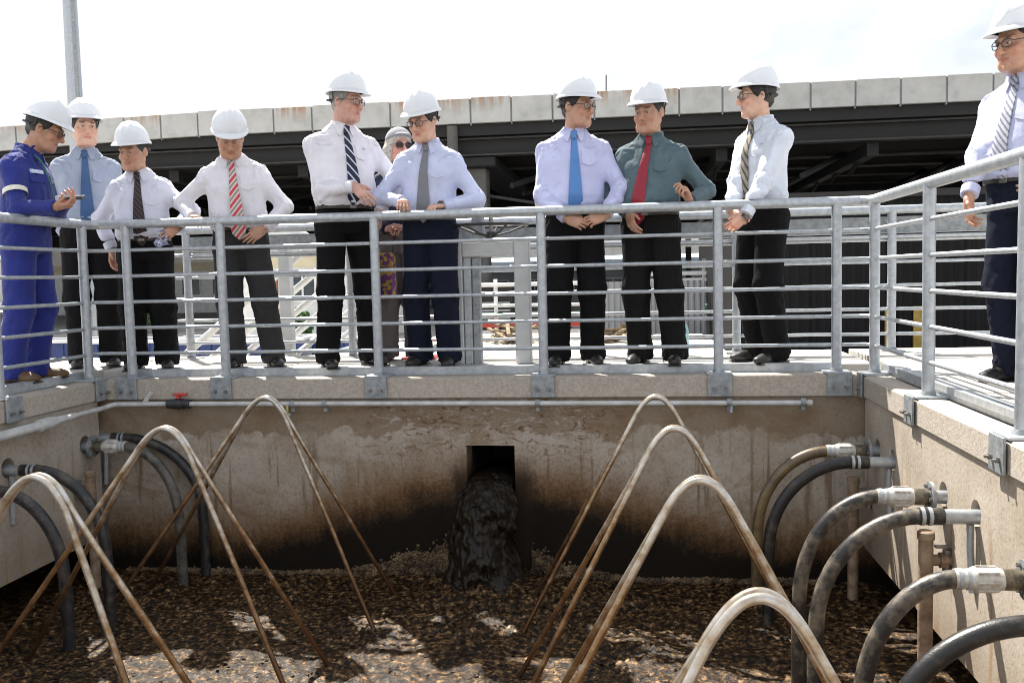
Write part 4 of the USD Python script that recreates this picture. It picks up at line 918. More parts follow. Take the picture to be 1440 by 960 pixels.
def hair_mesh(C, R, s, kind):
    F = Field((-.14, -.14, -.22), (.14, .16, .15), .006)
    F.ball((0, .020, .036), (.083, .099, .090), .01)
    if kind == 'long':
        F.ball((0, .03, -.03), (.104, .085, .095), .03); F.bone((-.075, .01, -.03), (-.07, .0, -.13), .035, .022, .03); F.bone((.075, .01, -.03), (.07, .0, -.13), .035, .022, .03)
        F.ball((0, -.075, -.055), (.060, .08, .10), .02, 's')
        F.cut((0, -.088, .06), (0, -1, .2))
    else:
        F.bone((0, .085, -.03), (0, .075, -.055), .02, .012, .02)
        F.ball((0, -.07, -.06), (.13, .088, .085), .01, 's')        # the face and cheeks stay free
        F.ball((0, -.115, .02), (.066, .06, .052), .008, 's')
        for q in (-1, 1): F.ball((q * .086, .012, -.012), (.022, .022, .034), .004, 's')
        F.cut((0, .05, -.062), (0, 0, -1)); F.cut((0, -.030, .0), (0, -.9, -.42))
    M = F.mesh(); v = M.vertices
    v = v + .006 * (fbm(v * 55, 2, 3) - .5)[:, None] * unit(np.ones(3)) ; M.vertices = C + (v * s) @ R.T
    return M
def helmet_meshes(s):
    """A safety helmet: ribbed shell, peak and rim, headband; its own axes, peak towards -y."""
    th = np.linspace(0, math.pi / 2, 20); ph = np.arange(72) / 72 * 2 * math.pi
    T, P = np.meshgrid(th, ph, indexing='ij')
    X, Y, Z = np.sin(T) * np.sin(P), -np.sin(T) * np.cos(P), np.cos(T)
    ridge = sum(.0050 * np.exp(-((X - c) / .055) ** 2) * np.clip(Z * 2.2 - .1, 0, 1) for c in (-.33, 0, .33))
    sq = (1 + .05 * np.sin(T) ** 2 * np.cos(2 * P) ** 2)
    V = np.stack([X * (.102 * sq + ridge * .5), Y * (.122 * sq + ridge * .5), Z * (.132 + ridge)], -1).reshape(-1, 3)
    inner = V * np.array([.965, .97, .965]); I = np.arange(20 * 72).reshape(20, 72); J = np.roll(I, -1, 1)
    Q = np.stack([I[:-1], I[1:], J[1:], J[:-1]], -1).reshape(-1, 4); N = len(V)
    E = np.stack([I[-1], I[-1] + N, J[-1] + N, J[-1]], -1)
    Q = np.vstack([Q, Q[:, ::-1] + N, E]); shell = trimesh.Trimesh(np.vstack([V, inner]) * s, np.vstack([Q[:, [0, 1, 2]], Q[:, [0, 2, 3]]]), process=False)
    k = np.arange(72); fr = np.clip(np.cos(ph), 0, 1) ** 1.6; out = .0055 + .026 * fr; drop = -.010 - .010 * fr - .004 * np.clip(-np.cos(ph), 0, 1)
    bx, by = .102 * 1.05 * np.sin(ph), -.122 * 1.05 * np.cos(ph); l = np.hypot(bx, by); ring = []
    for o, z in ((-.004, .006), (out * .35, -.001), (out * .8, drop * .7), (out, drop), (out - .001, drop - .005), (out * .8, drop * .7 - .005), (-.006, -.004)):
        ring.append(np.stack([bx * (1 + o / l), by * (1 + o / l), np.broadcast_to(z, 72) + 0 * bx], -1))
    V = np.vstack(ring); n = len(ring); I = np.arange(n * 72).reshape(n, 72); J = np.roll(I, -1, 1); I2, J2 = np.roll(I, -1, 0), np.roll(J, -1, 0)
    Q = np.stack([I, J, J2, I2], -1).reshape(-1, 4)[:, ::-1]
    brim = trimesh.Trimesh(V * s, np.vstack([Q[:, [0, 1, 2]], Q[:, [0, 2, 3]]]), process=False)
    a = np.arange(40) / 40 * 2 * math.pi
    V = np.vstack([np.stack([.088 * np.sin(a), -.110 * np.cos(a), np.full(40, z)], -1) for z in (.02, -.010)] + [np.stack([.084 * np.sin(a), -.106 * np.cos(a), np.full(40, z)], -1) for z in (-.010, .02)])
    I = np.arange(160).reshape(4, 40); J = np.roll(I, -1, 1); Q = np.stack([I, np.roll(I, -1, 0), np.roll(J, -1, 0), J], -1).reshape(-1, 4)
    band = trimesh.Trimesh(V * s, np.vstack([Q[:, [0, 1, 2]], Q[:, [0, 2, 3]]]), process=False)
    strap = [tube([(q * .10, .03, -.0), (q * .088, .03, -.05), (q * .074, .055, -.075)], .004, 6) for q in (-1, 1)] + [tube(curve([(-.074, .06, -.06), (-.05, .105, -.055), (0, .118, -.052), (.05, .105, -.055), (.074, .06, -.06)], 16), .007, 6)]
    strap = join(strap); strap.vertices *= s
    return shell, brim, band, strap

def folds(v, n, key, amp, bones, seed):
    """Pushes cloth in and out along its normals: soft folds that run across the limb, deeper near the joints."""
    v = np.asarray(v); off = np.zeros(len(v)); best = np.full(len(v), 9.0); T = np.zeros(len(v)); D = np.zeros((len(v), 3)); A = np.zeros(len(v)); Fq = np.zeros(len(v))
    for a, b, f, am in bones:
        ab = b - a; t = ((v - a) @ ab) / (ab @ ab); tc = np.clip(t, 0, 1); r = v - a - tc[:, None] * ab; d = np.linalg.norm(r, axis=1); m = d < best
        best[m] = d[m]; T[m] = (t * np.linalg.norm(ab))[m]; D[m] = r[m] / np.maximum(d[m], 1e-6)[:, None]; Fq[m] = f; A[m] = (am * (.45 + 1.0 * np.clip(np.abs(2 * t - 1), 0, 1.1) ** 2))[m]
    P = np.stack([T * Fq, D[:, 0] * 1.5 + T * 5, D[:, 1] * 1.3 - T * 3 + D[:, 2] * .6], -1) + seed
    a = fbm(P, 3, seed); b = fbm(P * np.array([1.7, 1.2, 1.2]) + 7, 2, seed + 5)
    off = (1 - np.abs(2 * a - 1) * 1.9) * .7 + (1 - np.abs(2 * b - 1) * 2.0) * .22 - .50
    return v + n * (amp * A * off)[:, None]

def drape(V, lo, pts, depth=.25):
    """Finds, from the front, where cloth points touch the field."""
    P = np.asarray(pts, float); best = np.full(len(P), np.nan)
    for y in np.arange(-.55, .2, .004):
        Q = P.copy(); Q[:, 1] = y; m = np.isnan(best) & (V.value(Q) < 0); best[m] = y
    return best

PEOPLE = {}
def person(key, label, x, y, heading, H, look, skin, shirt, trousers, arms, lean=0, side=0, twist=0, belly=0.0, feet=None, tie=None, hair=m_hair, hair_kind='short', glasses=None, helmet=True, tilt=-4, belt=True,
           shoes=m_shoe, slim=1.0, coverall=False, pocket=True, mouth=None, face=None, group=None, hips=(0, 0), stoop=0, z=FLOOR, neckline=True, hh=1.0, head_out=0.0, cap=None):
    """One standing figure. arms: {'R'/'L': (wrist in the world, fingers' direction, palm's direction, grip, elbow's direction)}; look: head's heading and pitch in the world."""
    t = thing('person', label, 'person', (x, y, z), heading, group)
    s = H / 1.75; seed = sum(map(ord, key)) % 97; RW = rz(heading); loc = lambda P: RW.T @ (np.asarray(P, float) - [x, y, z]); dirn = lambda d: RW.T @ np.asarray(d, float)
    hip = np.array([hips[0], hips[1], .908 * s]); Rt = rz(twist) @ ry(side) @ rx(lean)          # lean > 0 bends forwards (towards -y)
    beltp = hip + np.array([0, 0, .085 * s]); N = beltp + Rt @ np.array([0, 0, .462 * s]); Rs = Rt @ rx(stoop)
    hd, pitch = look[0] - heading, look[1]; Rh = rz(hd) @ ry(look[2] if len(look) > 2 else 0) @ rx(pitch); hs = s ** .35 * hh * 1.05
    C = N + Rt @ np.array([0, -.010 - head_out, .055 * s]) + Rh @ np.array([0, -.022, .098 * hs])
    # --- cloth of the upper body
    S = {q: N + Rt @ np.array([m * .160 * s * slim, .012, -.112 * s]) for q, m in (('L', 1), ('R', -1))}
    lo = np.array([-.62, -.62, .70 * s]); hi = np.array([.62, .50, 1.62 * s])
    F = Field(lo, hi, .0095); w = slim
    F.loft(beltp, Rt, [(-.10 * s, .160 * w, .116, 0), (-.01 * s, .166 * w, .116 + belly * .6, -.004 - belly * .5), (.07 * s, .175 * w, .126 + belly, -.010 - belly), (.17 * s, .168 * w, .122 + belly * .7, -.006 - belly * .7), (.29 * s, .174 * w, .122 + .2 * belly, .000),
        (.352 * s, .158 * w, .106, .008), (.408 * s, .112 * w, .082, .012), (.450 * s, .072, .066, .010), (.472 * s, .060, .058, .004)], .02)
    for q in 'LR': F.bone(N + Rt @ np.array([.045 if q == 'L' else -.045, .012, -.022]), S[q] + Rt @ np.array([0, 0, .008]), .042, .047, .06)
    F.ball(N + Rt @ np.array([0, .01, -.01]), (.066, .064, .035), .03)
    torso = Field(lo, hi, .0095); torso.V = F.V.copy()
    J = {}; hand = []; limb = []
    for q in 'LR':
        W, fd, pn, grip, pole = arms[q]; W = loc(W); E, W = reach(S[q], W, .285 * s, .255 * s, dirn(pole)); J[q] = (E, W, dirn(fd), dirn(pn), grip)
        u = unit(W - E); F.bone(S[q], E, .053, .048, .05); F.bone(E, W - u * .042, .049, .0375, .03)
    low = beltp + Rt @ np.array([0, 0, -.012 if not coverall else -.14]); F.cut(low, -Rt[:, 2])
    M = F.mesh()
    _, _, nv = meshkit.arrays(M, True)
    bones = [(beltp, N, 6.5, .0165)] + [(S[q], J[q][0], 11, .0130) for q in 'LR'] + [(J[q][0], J[q][1], 15, .0120) for q in 'LR']
    M.vertices = folds(M.vertices, nv, key, 1.0, bones, seed)
    if not coverall:   # a little cloth blouses over the belt
        zz = (M.vertices - beltp) @ Rt[:, 2]; M.vertices += nv * (.014 * np.exp(-((zz - .022) / .022) ** 2) * (fbm(M.vertices * 14, 3, seed) * 1.5 - .1))[:, None]
    # --- body under it
    B = Field((-.62, -.62, -.02), (.62, .5, 1.62 * s), .022)
    B.loft(beltp, Rt, [(-.10 * s, .13, .085, 0), (.15 * s, .135 * w, .09, 0), (.32 * s, .14 * w, .085, .005), (.42 * s, .07, .055, .01), (.46 * s, .045, .045, .0)], .03)
    K = {}; ft = feet or [(.10, .0, 8), (-.10, .02, -8)]
    for (fx, fy, fa), m, q in zip(ft, (1, -1), 'LR'):
        hj = hip + np.array([m * .085 * s, 0, -.02]); ank = np.array([fx, fy + .035, .085 * s]); k, ank = reach(hj, ank, .413 * s, .399 * s, rz(fa) @ np.array([0, -1, 0])); K[q] = (hj, k, ank, fa)
        B.bone(hj, k, .07, .048, .03); B.bone(k, ank, .045, .034, .03)
    for q in 'LR': B.bone(S[q], J[q][0], .038, .032, .03); B.bone(J[q][0], J[q][1], .030, .022, .02)
    fc = dict(skin=skin, **(face or {}))
    HM, hc = head_mesh(C, Rh, hs, N + Rt @ np.array([0, .008, -.02]), fc)
    HB = [B.mesh(), HM] + [hand_mesh(J[q][1] - unit(J[q][1] - J[q][0]) * .002, J[q][2], J[q][3], q == 'L', J[q][4], s ** .5 * (.97)) for q in 'LR']
    body = melt(HB); tr = cKDTree(HM.vertices); d, i = tr.query(body.vertices, distance_upper_bound=.012)
    col = np.where((d < .012)[:, None], hc[np.minimum(i, len(hc) - 1)], np.array(skin))
    obj('body', body, m_skin, t, smooth=True, col=col)
    for q in (-1, 1):
        e = C + Rh @ (np.array([q * .030, -.0800, .0072]) * hs); eye = trimesh.creation.icosphere(2, .0118 * hs); eye.vertices += e
        eye.vertices[:] = e + (eye.vertices - e) * np.array([1.0, 1.0, .80])
        eo = obj('eye', eye, m_eye, t, smooth=True)
        ir = trimesh.creation.icosphere(1, .0058 * hs); ir.vertices = ir.vertices @ np.diag([1, .45, 1]); ir.vertices = e + (Rh @ (ir.vertices + np.array([0, -.0098 * hs, -.0022])).T).T; obj('iris', ir, m_iris, eo, smooth=True)
        lid = trimesh.creation.icosphere(2, .0132 * hs); lid = lid.slice_plane([0, 0, .0015], [0, 0, 1]); lid.vertices = e + (Rh @ rx(24 if pitch > 8 else 8) @ lid.vertices.T).T
        obj('eyelid', lid, m_skin, t, smooth=True, col=np.tile(np.array(skin) * .8, (len(lid.vertices), 1)))
    obj('hair', hair_mesh(C, Rh, hs, hair_kind), hair, t, smooth=True)
    # --- clothes
    sh = obj('coverall_top' if coverall else 'shirt', M, shirt, t, smooth=True)
    if neckline:
        a = np.linspace(0, 2 * math.pi, 37)[:-1]; gap = np.clip(np.cos(a), 0, 1) ** 6
        r1, r2 = .0585 * face_get(face, 'neck'), .0665 * face_get(face, 'neck'); rows = []
        for zz, r, f in ((-.012, r2 + .006, 0), (.026, r2, 1), (.034, r1 + .004, 1), (.028, r1, 1), (-.012, r1, 0)):
            rows.append(np.stack([r * np.sin(a), -r * np.cos(a) * 1.0 - .002 + .010, zz - gap * .020 * f - .010 * np.cos(a) * f], -1))
        V = np.vstack(rows); I = np.arange(5 * 36).reshape(5, 36); Jn = np.roll(I, -1, 1); Q = np.stack([I, Jn, np.roll(Jn, -1, 0), np.roll(I, -1, 0)], -1).reshape(-1, 4)
        V = N + (V + [0, 0, .010]) @ Rt.T; cm = [trimesh.Trimesh(V, np.vstack([Q[:, [0, 1, 2]], Q[:, [0, 2, 3]]]), process=False)]
        for m in (-1, 1):   # the collar's two points lie on the chest
            uv = [(0.006, .014), (.056, .030), (.068, .010), (.058, -.052), (.040, -.066)]
            P = np.array([N + Rt @ np.array([m * a_, 0, b_ + .004]) for a_, b_ in uv]); yy = drape(torso, lo, P); yy = np.where(np.isnan(yy), N[1] - .05, yy); yy[0] = min(yy[0], N[1] - .058); P[:, 1] = yy - .015
            P2 = P.copy(); P2[:, 1] += .010; F_ = [[0, 1, 2], [0, 2, 3], [0, 3, 4], [7, 6, 5], [8, 7, 5], [9, 8, 5]] + [f for i in range(5) for f in ([i, (i + 1) % 5 + 5, (i + 1) % 5], [i, i + 5, (i + 1) % 5 + 5])]
            cm.append(trimesh.Trimesh(np.vstack([P, P2]), np.array(F_), process=False))
        obj('collar', cm, shirt, sh, smooth=25)
    for q in 'LR':
        E, W = J[q][:2]; u = unit(W - E); obj('cuff', tube([W - u * .058, W - u * .054, W - u * .010, W - u * .006, W - u * .010], [.0395, .0425, .0408, .0385, .034], 20, caps=False), shirt, sh)
    if pocket and not coverall:
        uv = [(.045, -.115), (.125, -.115), (.125, -.20), (.085, -.215), (.045, -.20)]; P = np.array([N + Rt @ np.array([a_, 0, b_]) for a_, b_ in uv]); yy = drape(torso, lo, P); P[:, 1] = yy - .0085; P2 = P.copy(); P2[:, 1] += .012
        if not np.isnan(yy).any():
            F_ = [[1, 0, 2], [2, 0, 3], [3, 0, 4], [6, 7, 5], [7, 8, 5], [8, 9, 5]] + [f for i in range(5) for f in ([i, (i + 1) % 5, (i + 1) % 5 + 5], [i, (i + 1) % 5 + 5, i + 5])]
            obj('pocket', trimesh.Trimesh(np.vstack([P, P2]), np.array(F_), process=False), shirt, sh, smooth=False)
    # --- trousers
    G = Field((-.45, -.45, -.01), (.45, .45, 1.10 * s), .0105)
    G.loft(hip, np.eye(3), [(-.09 * s, .158 * w, .112, .008), (-.02 * s, .166 * w, .120, .008), (.05 * s, .160 * w, .114 + belly * .5, -.002), (.092 * s, .156 * w, .110 + belly * .7, -.004 - .4 * belly)], .03)
    for q in 'LR':
        hj, k, ank, fa = K[q]; G.bone(hj + [0, .005, 0], k, .098, .085, .03); G.bone(k, ank + [0, 0, -.02], .084, .074, .03); G.bone(ank + [0, 0, .03], ank + rz(fa) @ np.array([0, -.024, -.026]), .070, .070, .02)
    G.cut((0, 0, .030), (0, 0, -1)); M2 = G.mesh(); _, _, nv = meshkit.arrays(M2, True)
    bones = [(K[q][0], K[q][1], 9, .010) for q in 'LR'] + [(K[q][1], K[q][2], 15, .016) for q in 'LR']; M2.vertices = folds(M2.vertices, nv, key, 1.0, bones, seed + 3)
    tr_ = obj('coverall_legs' if coverall else 'trousers', M2, trousers, t, smooth=True)
    if belt and not coverall:
        a = np.linspace(0, 2 * math.pi, 49)[:-1]; e = 2 / 2.3; c_, s_ = np.cos(a), np.sin(a); A_, B_ = .163 * w, .117 + belly * .65; rows = []
        for zz, g in ((-.030, 0), (-.030, .005), (.002, .005), (.002, 0)):
            rows.append(beltp + np.stack([np.sign(s_) * np.abs(s_) ** e * (A_ + g), -np.sign(c_) * np.abs(c_) ** e * (B_ + g) - .004 - .42 * belly, zz + 0 * a], -1))
        V = np.vstack(rows); I = np.arange(4 * 48).reshape(4, 48); Jn = np.roll(I, -1, 1); Q = np.stack([I, Jn, np.roll(Jn, -1, 0), np.roll(I, -1, 0)], -1).reshape(-1, 4)
        bo_ = obj('belt', trimesh.Trimesh(V, np.vstack([Q[:, [0, 1, 2]], Q[:, [0, 2, 3]]]), process=False), m_belt, tr_, smooth=30)
        yb = beltp[1] - B_ - .004 - .42 * belly
        obj('buckle', box((beltp[0] - .022, yb - .012, beltp[2] - .034), (beltp[0] + .022, yb - .004, beltp[2] + .005), .003), m_buckle, bo_ if False else tr_, smooth=False)
    for q in 'LR':
        hj, k, ank, fa = K[q]; F3 = Field((-.07, -.24, -.01), (.07, .12, .13), .007)
        F3.bone((0, .045, .045), (0, .0, .05), .036, .038, .02); F3.bone((0, -.02, .045), (0, -.12, .032), .040, .034, .03); F3.ball((0, -.15, .028), (.038, .055, .028), .03); F3.bone((0, .02, .06), (0, .03, .11), .038, .036, .02); F3.cut((0, 0, .006), (0, 0, -1))
        b = np.array([ank[0], ank[1], 0]); m = F3.mesh(); m.vertices = b + m.vertices @ rz(fa).T; so = obj('shoe', m, shoes, t, smooth=True)
        m = [box((-.034, -.02, .0), (.034, .075, .014), .004), box((-.040, -.195, .0), (.040, -.021, .009), .003)]; m = join(m); m.vertices = b + m.vertices @ rz(fa).T; obj('sole', m, m_black, so, smooth=False)
    # --- tie, helmet, glasses
    if tie is not None:
        mat, length = tie[:2]; hang = tie[2] if len(tie) > 2 else 0.0; sway = tie[3] if len(tie) > 3 else 0.0
        rows = []; L = np.linspace(0, length, 26); yprev = None
        for l in L:
            hw = np.interp(l, [0, .03, .32, length - .045, length], [.016, .019, .040, .046, .004])
            P = np.array([N + Rt @ np.array([q * hw + sway * l, 0, -.034 - l]) for q in (-1, -.5, 0, .5, 1)])
            yy = drape(torso, lo, P); yy = np.where(np.isnan(yy), (yprev if yprev is not None else N[1] - .06), yy); yy = np.minimum(yy.mean() + .25 * (yy - yy.mean()), yy)
            if yprev is not None and hang: yy = np.minimum(yy, yprev + .004 * (1 - hang))
            yprev = yy.copy(); P[:, 1] = yy - .012 - .003 * np.cos(np.array([-1, -.5, 0, .5, 1]) * 1.4); rows.append(P)
        V = np.vstack(rows); n = len(L); I = np.arange(n * 5).reshape(n, 5); Q = np.stack([I[:-1, :-1], I[1:, :-1], I[1:, 1:], I[:-1, 1:]], -1).reshape(-1, 4)
        V2 = V + [0, .007, 0]; edge = np.concatenate([I[:, 0], I[-1, 1:], I[::-1, -1][1:], I[0, ::-1][1:]]); E = np.stack([edge[:-1], edge[:-1] + len(V), edge[1:] + len(V), edge[1:]], -1)
        Qa = np.vstack([Q, Q[:, ::-1] + len(V), E]); to = obj('tie', trimesh.Trimesh(np.vstack([V, V2]), np.vstack([Qa[:, [0, 1, 2]], Qa[:, [0, 2, 3]]]), process=False), mat, t, smooth=40)
        kz = V[2] + [0, -.006, .004]; kt = N + Rt @ np.array([0, 0, .002]); kt[1] = min(kz[1] + .012, N[1] - .050)
        hull = [kt + [-.019, -.004, .006], kt + [.019, -.004, .006], kt + [-.017, .014, .006], kt + [.017, .014, .006], kt + [-.020, -.014, -.008], kt + [.020, -.014, -.008], kz + [-.013, -.004, -.010], kz + [.013, -.004, -.010], kz + [-.012, .012, -.010], kz + [.012, .012, -.010]]
        obj('tie_knot', trimesh.convex.convex_hull(np.array(hull)), mat, to, smooth=50)
    if helmet:
        Rk = Rh @ rx(tilt); hc_ = C + Rh @ (np.array([0, .006, .064]) * hs); ms = [m.copy() for m in helmet_meshes(hs * 1.0)]
        for m in ms: m.vertices = hc_ + m.vertices @ Rk.T
        hl_ = obj('helmet', ms[0], m_helmet, t, smooth=50); obj('brim', ms[1], m_helmet, hl_, smooth=50); obj('headband', ms[2], m_band, hl_, smooth=40); obj('chin_strap', ms[3], m_band, hl_, smooth=40)
    if cap is not None:
        F5 = Field((-.13, -.16, .02), (.13, .16, .17), .006); F5.ball((0, .012, .040), (.090, .108, .096), .01); F5.bone((-.04, -.095, .062), (.04, -.095, .062), .016, .016, .03); F5.cut((0, 0, .052), (0, -.25, -1)); m = F5.mesh(); m.vertices = C + (m.vertices * hs) @ Rh.T
        obj('cap', m, cap, t, smooth=True)
    if glasses:
        g = lambda P: C + Rh @ (np.asarray(P, float) * hs); gl = []; a = np.linspace(0, 2 * math.pi, 25)[:-1]; le = []
        for q in (-1, 1):
            ring = [g((q * .0325 + .0235 * math.copysign(abs(math.cos(k)) ** .75, math.cos(k)), -.102 + .010 * abs(math.cos(k) * .5 + q * .5), .004 + .0165 * math.copysign(abs(math.sin(k)) ** .75, math.sin(k)))) for k in a]
            gl.append(tube(ring, .0019 if glasses != 'sun' else .003, 6, closed=True)); c = np.mean(ring, 0); le.append(trimesh.Trimesh(np.vstack([ring, [c]]), np.array([[k, (k + 1) % 24, 24] for k in range(24)]), process=False))
            gl.append(tube([g((q * .056, -.094, .010)), g((q * .074, -.06, .010)), g((q * .080, .0, .008)), g((q * .081, .022, -.006))], .0019, 6))
        gl.append(tube([g((-.009, -.103, .008)), g((0, -.106, .011)), g((.009, -.103, .008))], .0019, 6))
        go = obj('spectacles', gl, m_frame, t)
        for l in le: obj('lens', l, m_lens_dark if glasses == 'sun' else m_lens, go, smooth=False)
    PEOPLE[key] = dict(t=t, J=J, N=N, C=C, Rt=Rt, Rh=Rh, RW=RW, o=np.array([x, y, z]), S=S, torso=torso, lo=lo, beltp=beltp, K=K, hs=hs)
    return t
def face_get(f, k): return (f or {}).get(k, 1.0)
# ---------------------------------------------------------------- the people
SK1, SK2, SK3, SK4 = (.46, .27, .185), (.41, .23, .155), (.34, .18, .115), (.54, .33, .24)
w_white = fabric('white_shirt_cloth', (.68, .67, .72)); w_pale = fabric('pale_lilac_shirt_cloth', (.58, .59, .68)); w_blue = fabric('pale_blue_shirt_cloth', (.52, .56, .74))
w_blue2 = fabric('lilac_blue_shirt_cloth', (.50, .52, .74)); w_teal = fabric('teal_shirt_cloth', (.085, .13, .15), var=.8); w_greyblue = fabric('grey_blue_shirt_cloth', (.30, .34, .43)); w_ice = fabric('ice_white_shirt_cloth', (.62, .66, .74))
w_lav = fabric('lavender_shirt_cloth', (.47, .50, .68)); w_cover = fabric('blue_coverall_cloth', (.018, .028, .19), var=.75); w_navy_top = fabric('navy_top_cloth', (.02, .022, .05))
t_black = fabric('black_trouser_cloth', (.007, .007, .008), sheen=0, spec=.12); t_navy = fabric('navy_trouser_cloth', (.010, .013, .026), sheen=0, spec=.12); t_grey = fabric('charcoal_trouser_cloth', (.040, .040, .042), sheen=0, spec=.12); t_pin = fabric('pinstripe_trouser_cloth', (.010, .0095, .0095), sheen=0, spec=.12, stripe=((.028, .026, .025), 26, 0, .12)); t_lgrey = fabric('grey_slacks_cloth', (.20, .18, .18), sheen=0, spec=.12)
k_blue = fabric('blue_tie_silk', (.045, .10, .22), rough=.45, weave=700); k_sky = fabric('sky_blue_tie_silk', (.085, .21, .48), rough=.45, weave=700); k_grey = fabric('grey_tie_silk', (.17, .18, .20), rough=.45, weave=700); k_red = fabric('crimson_tie_silk', (.25, .02, .035), rough=.4, weave=700)
k_dark = fabric('dark_patterned_tie_silk', (.022, .016, .018), rough=.45, stripe=((.10, .06, .06), 14, 40, .22)); k_stripe = fabric('red_striped_tie_silk', (.55, .06, .08), rough=.45, stripe=((.6, .6, .6), 6.5, -38, .3, [(0, (.55, .06, .08)), (.36, (.55, .06, .08)), (.37, (.62, .60, .60)), (.52, (.62, .60, .60)), (.53, (.30, .25, .20)), (.80, (.30, .25, .20)), (.81, (.62, .60, .60)), (1, (.62, .6, .6))]))
k_navy = fabric('navy_striped_tie_silk', (.012, .016, .045), rough=.45, stripe=((.55, .57, .62), 8, 38, .24)); k_bronze = fabric('bronze_striped_tie_silk', (.28, .24, .18), rough=.45, stripe=((.05, .05, .06), 9, 36, .38)); k_silver = fabric('silver_patterned_tie_silk', (.36, .37, .42), rough=.45, stripe=((.12, .13, .19), 16, 42, .4))
m_reflect = plain('reflective_tape', (.62, .62, .52), (.5, .5, .42), rough=.35, scale=40)
m_badge = plain('name_tape', (.55, .62, .78), (.42, .5, .7), rough=.6, scale=60)

down = (0, 0, -1)
# 1 the man in coveralls
person('coverall', 'person in royal blue coveralls and white helmet holding a small black device', -3.64, -.42, 98, 1.66, (108, 22), SK3, w_cover, w_cover,
    {'R': (at(79, 291, -.66), (1, .1, .12), (.1, .2, 1), 'hold', (-.3, -.3, -1)), 'L': (at(92, 284, -.34), (.75, -.65, .05), (-.1, -.3, 1), 'hold', (-.2, .6, -1))},
    lean=6, coverall=True, glasses='clear', shoes=m_shoe_brown, slim=1.08, feet=[(.11, .02, 8), (-.11, .06, -8)], head_out=.03, tilt=-2, face=dict(neck=1.05))
# 2 grey-blue shirt, behind him
person('greyblue', 'person in grey-blue shirt and plain blue tie behind the coverall wearer', -3.75, .42, 30, 1.79, (44, 2), SK4, w_greyblue, t_black,
    {'R': (at(92, 330, .35), (0, -.1, -1), (1, 0, 0), 'hang', (-1, .4, 0)), 'L': (at(146, 350, .62), (0, -.2, -1), (-1, 0, 0), 'hang', (1, .5, 0))}, tie=(k_blue, .47), slim=1.02)
# 3 the short man in the dark tie
person('short', 'short person in pale shirt and dark patterned tie, arm hanging, looking down', at(213, 520, .22)[0], .22, 20, 1.56, (-2, 12), SK2, w_pale, t_black,
    {'R': (at(158, 352, .2), (.05, -.15, -1), (1, 0, 0), 'hang', (-1, .3, 0)), 'L': (at(250, 318, .04), (-.45, -.55, -.55), (-.7, .3, -.4), 'fold', (1, .6, -.4))}, tie=(k_dark, .44), slim=1.0, side=-2, belly=.012, lean=3, face=dict(wide=1.05, smile=.3))
# 4 red striped tie, hand on hip
person('striped', 'person in white shirt and red striped tie, one hand on the hip', at(342, 520, .26)[0], .26, 20, 1.655, (24, 30), SK2, w_white, t_grey,
    {'R': (at(272, 306, .07), (.62, -.75, -.05), (0, -.1, -1), 'grip', (-1, .5, -.2)), 'L': (at(371, 322, .14), (-.62, -.55, -.55), (-.45, .85, -.1), 'hang', (1, 1.0, .0))}, lean=9, side=-4, tie=(k_stripe, .50, 1.0), feet=[(.20, -.02, 14), (-.05, .02, -10)], slim=1.06, hips=(.02, 0), face=dict(neck=1.05))
# 5 the tall man who points
person('tall', 'tallest person, white shirt and navy striped tie, pointing down over the rail', at(492, 518, .26)[0], .26, 38, 1.86, (70, 8), (.46, .26, .20), w_white, t_black,
    {'R': (at(500, 262, -.02), (.62, -.35, -.58), (.2, .75, -.5), 'point', (-.8, .2, -.9)), 'L': (at(533, 300, .20), (0, -.2, -1), (-1, 0, 0), 'hang', (1, .5, -.2))}, lean=2, tie=(k_navy, .47), hair=m_hair_grey, glasses='clear', slim=1.14, belly=.03, face=dict(wide=.98, neck=1.1, brow=(.22, .20, .18)), pocket=True, feet=[(.16, .0, 8), (-.13, .02, -8)])
# 6 the woman behind
person('woman', 'woman with ash blonde hair and dark sunglasses behind the rail gap', at(566, 512, .66)[0], .66, 14, 1.585, (34, 2), (.48, .25, .19), w_navy_top, t_lgrey,
    {'R': (at(545, 322, .50), (.5, -.7, .1), (.4, .3, -.8), 'fold', (-1, .4, -.4)), 'L': (at(574, 322, .48), (-.5, -.7, .1), (-.4, .3, -.8), 'fold', (1, .4, -.4))}, hair=m_hair_blond, hair_kind='long', glasses='sun', helmet=False, belt=False, slim=.86, pocket=False, neckline=False, side=2, cap=fabric('grey_cap_cloth', (.24, .25, .28)))
# 7 grey tie, both hands on the rail
person('greytie', 'person in pale blue shirt and grey tie leaning on the rail with both hands', at(610, 517, .27)[0], .27, -4, 1.70, (-22, 18), SK4, w_blue, t_navy,
    {'R': (at(567, 284, .07), (.18, -.9, -.05), (0, -.1, -1), 'grip', (-1, .3, -.5)), 'L': (at(622, 290, .08), (-.62, -.76, -.08), (-.1, -.2, -1), 'grip', (1, .55, -.15))}, lean=6, side=3, tie=(k_grey, .46, .4), glasses='clear', slim=1.03, face=dict(wide=.97, smile=.6))
# 8 sky blue tie, hands clasped
person('skytie', 'person in lilac shirt and sky blue tie with hands clasped below the rail', at(812, 515, .25)[0], .25, 6, 1.745, (58, 6), SK2, w_blue2, t_black,
    {'R': (at(797, 307, .03), (.86, -.30, -.36), (.15, .95, -.1), 'fold', (-1, .35, -.2)), 'L': (at(851, 303, .03), (-.86, -.34, -.30), (-.15, .95, -.2), 'fold', (1, .35, -.2))}, tie=(k_sky, .46), glasses='clear', slim=1.08, belly=.012, face=dict(smile=.9, wide=1.02), feet=[(.10, .0, 8), (-.12, .0, -10)])
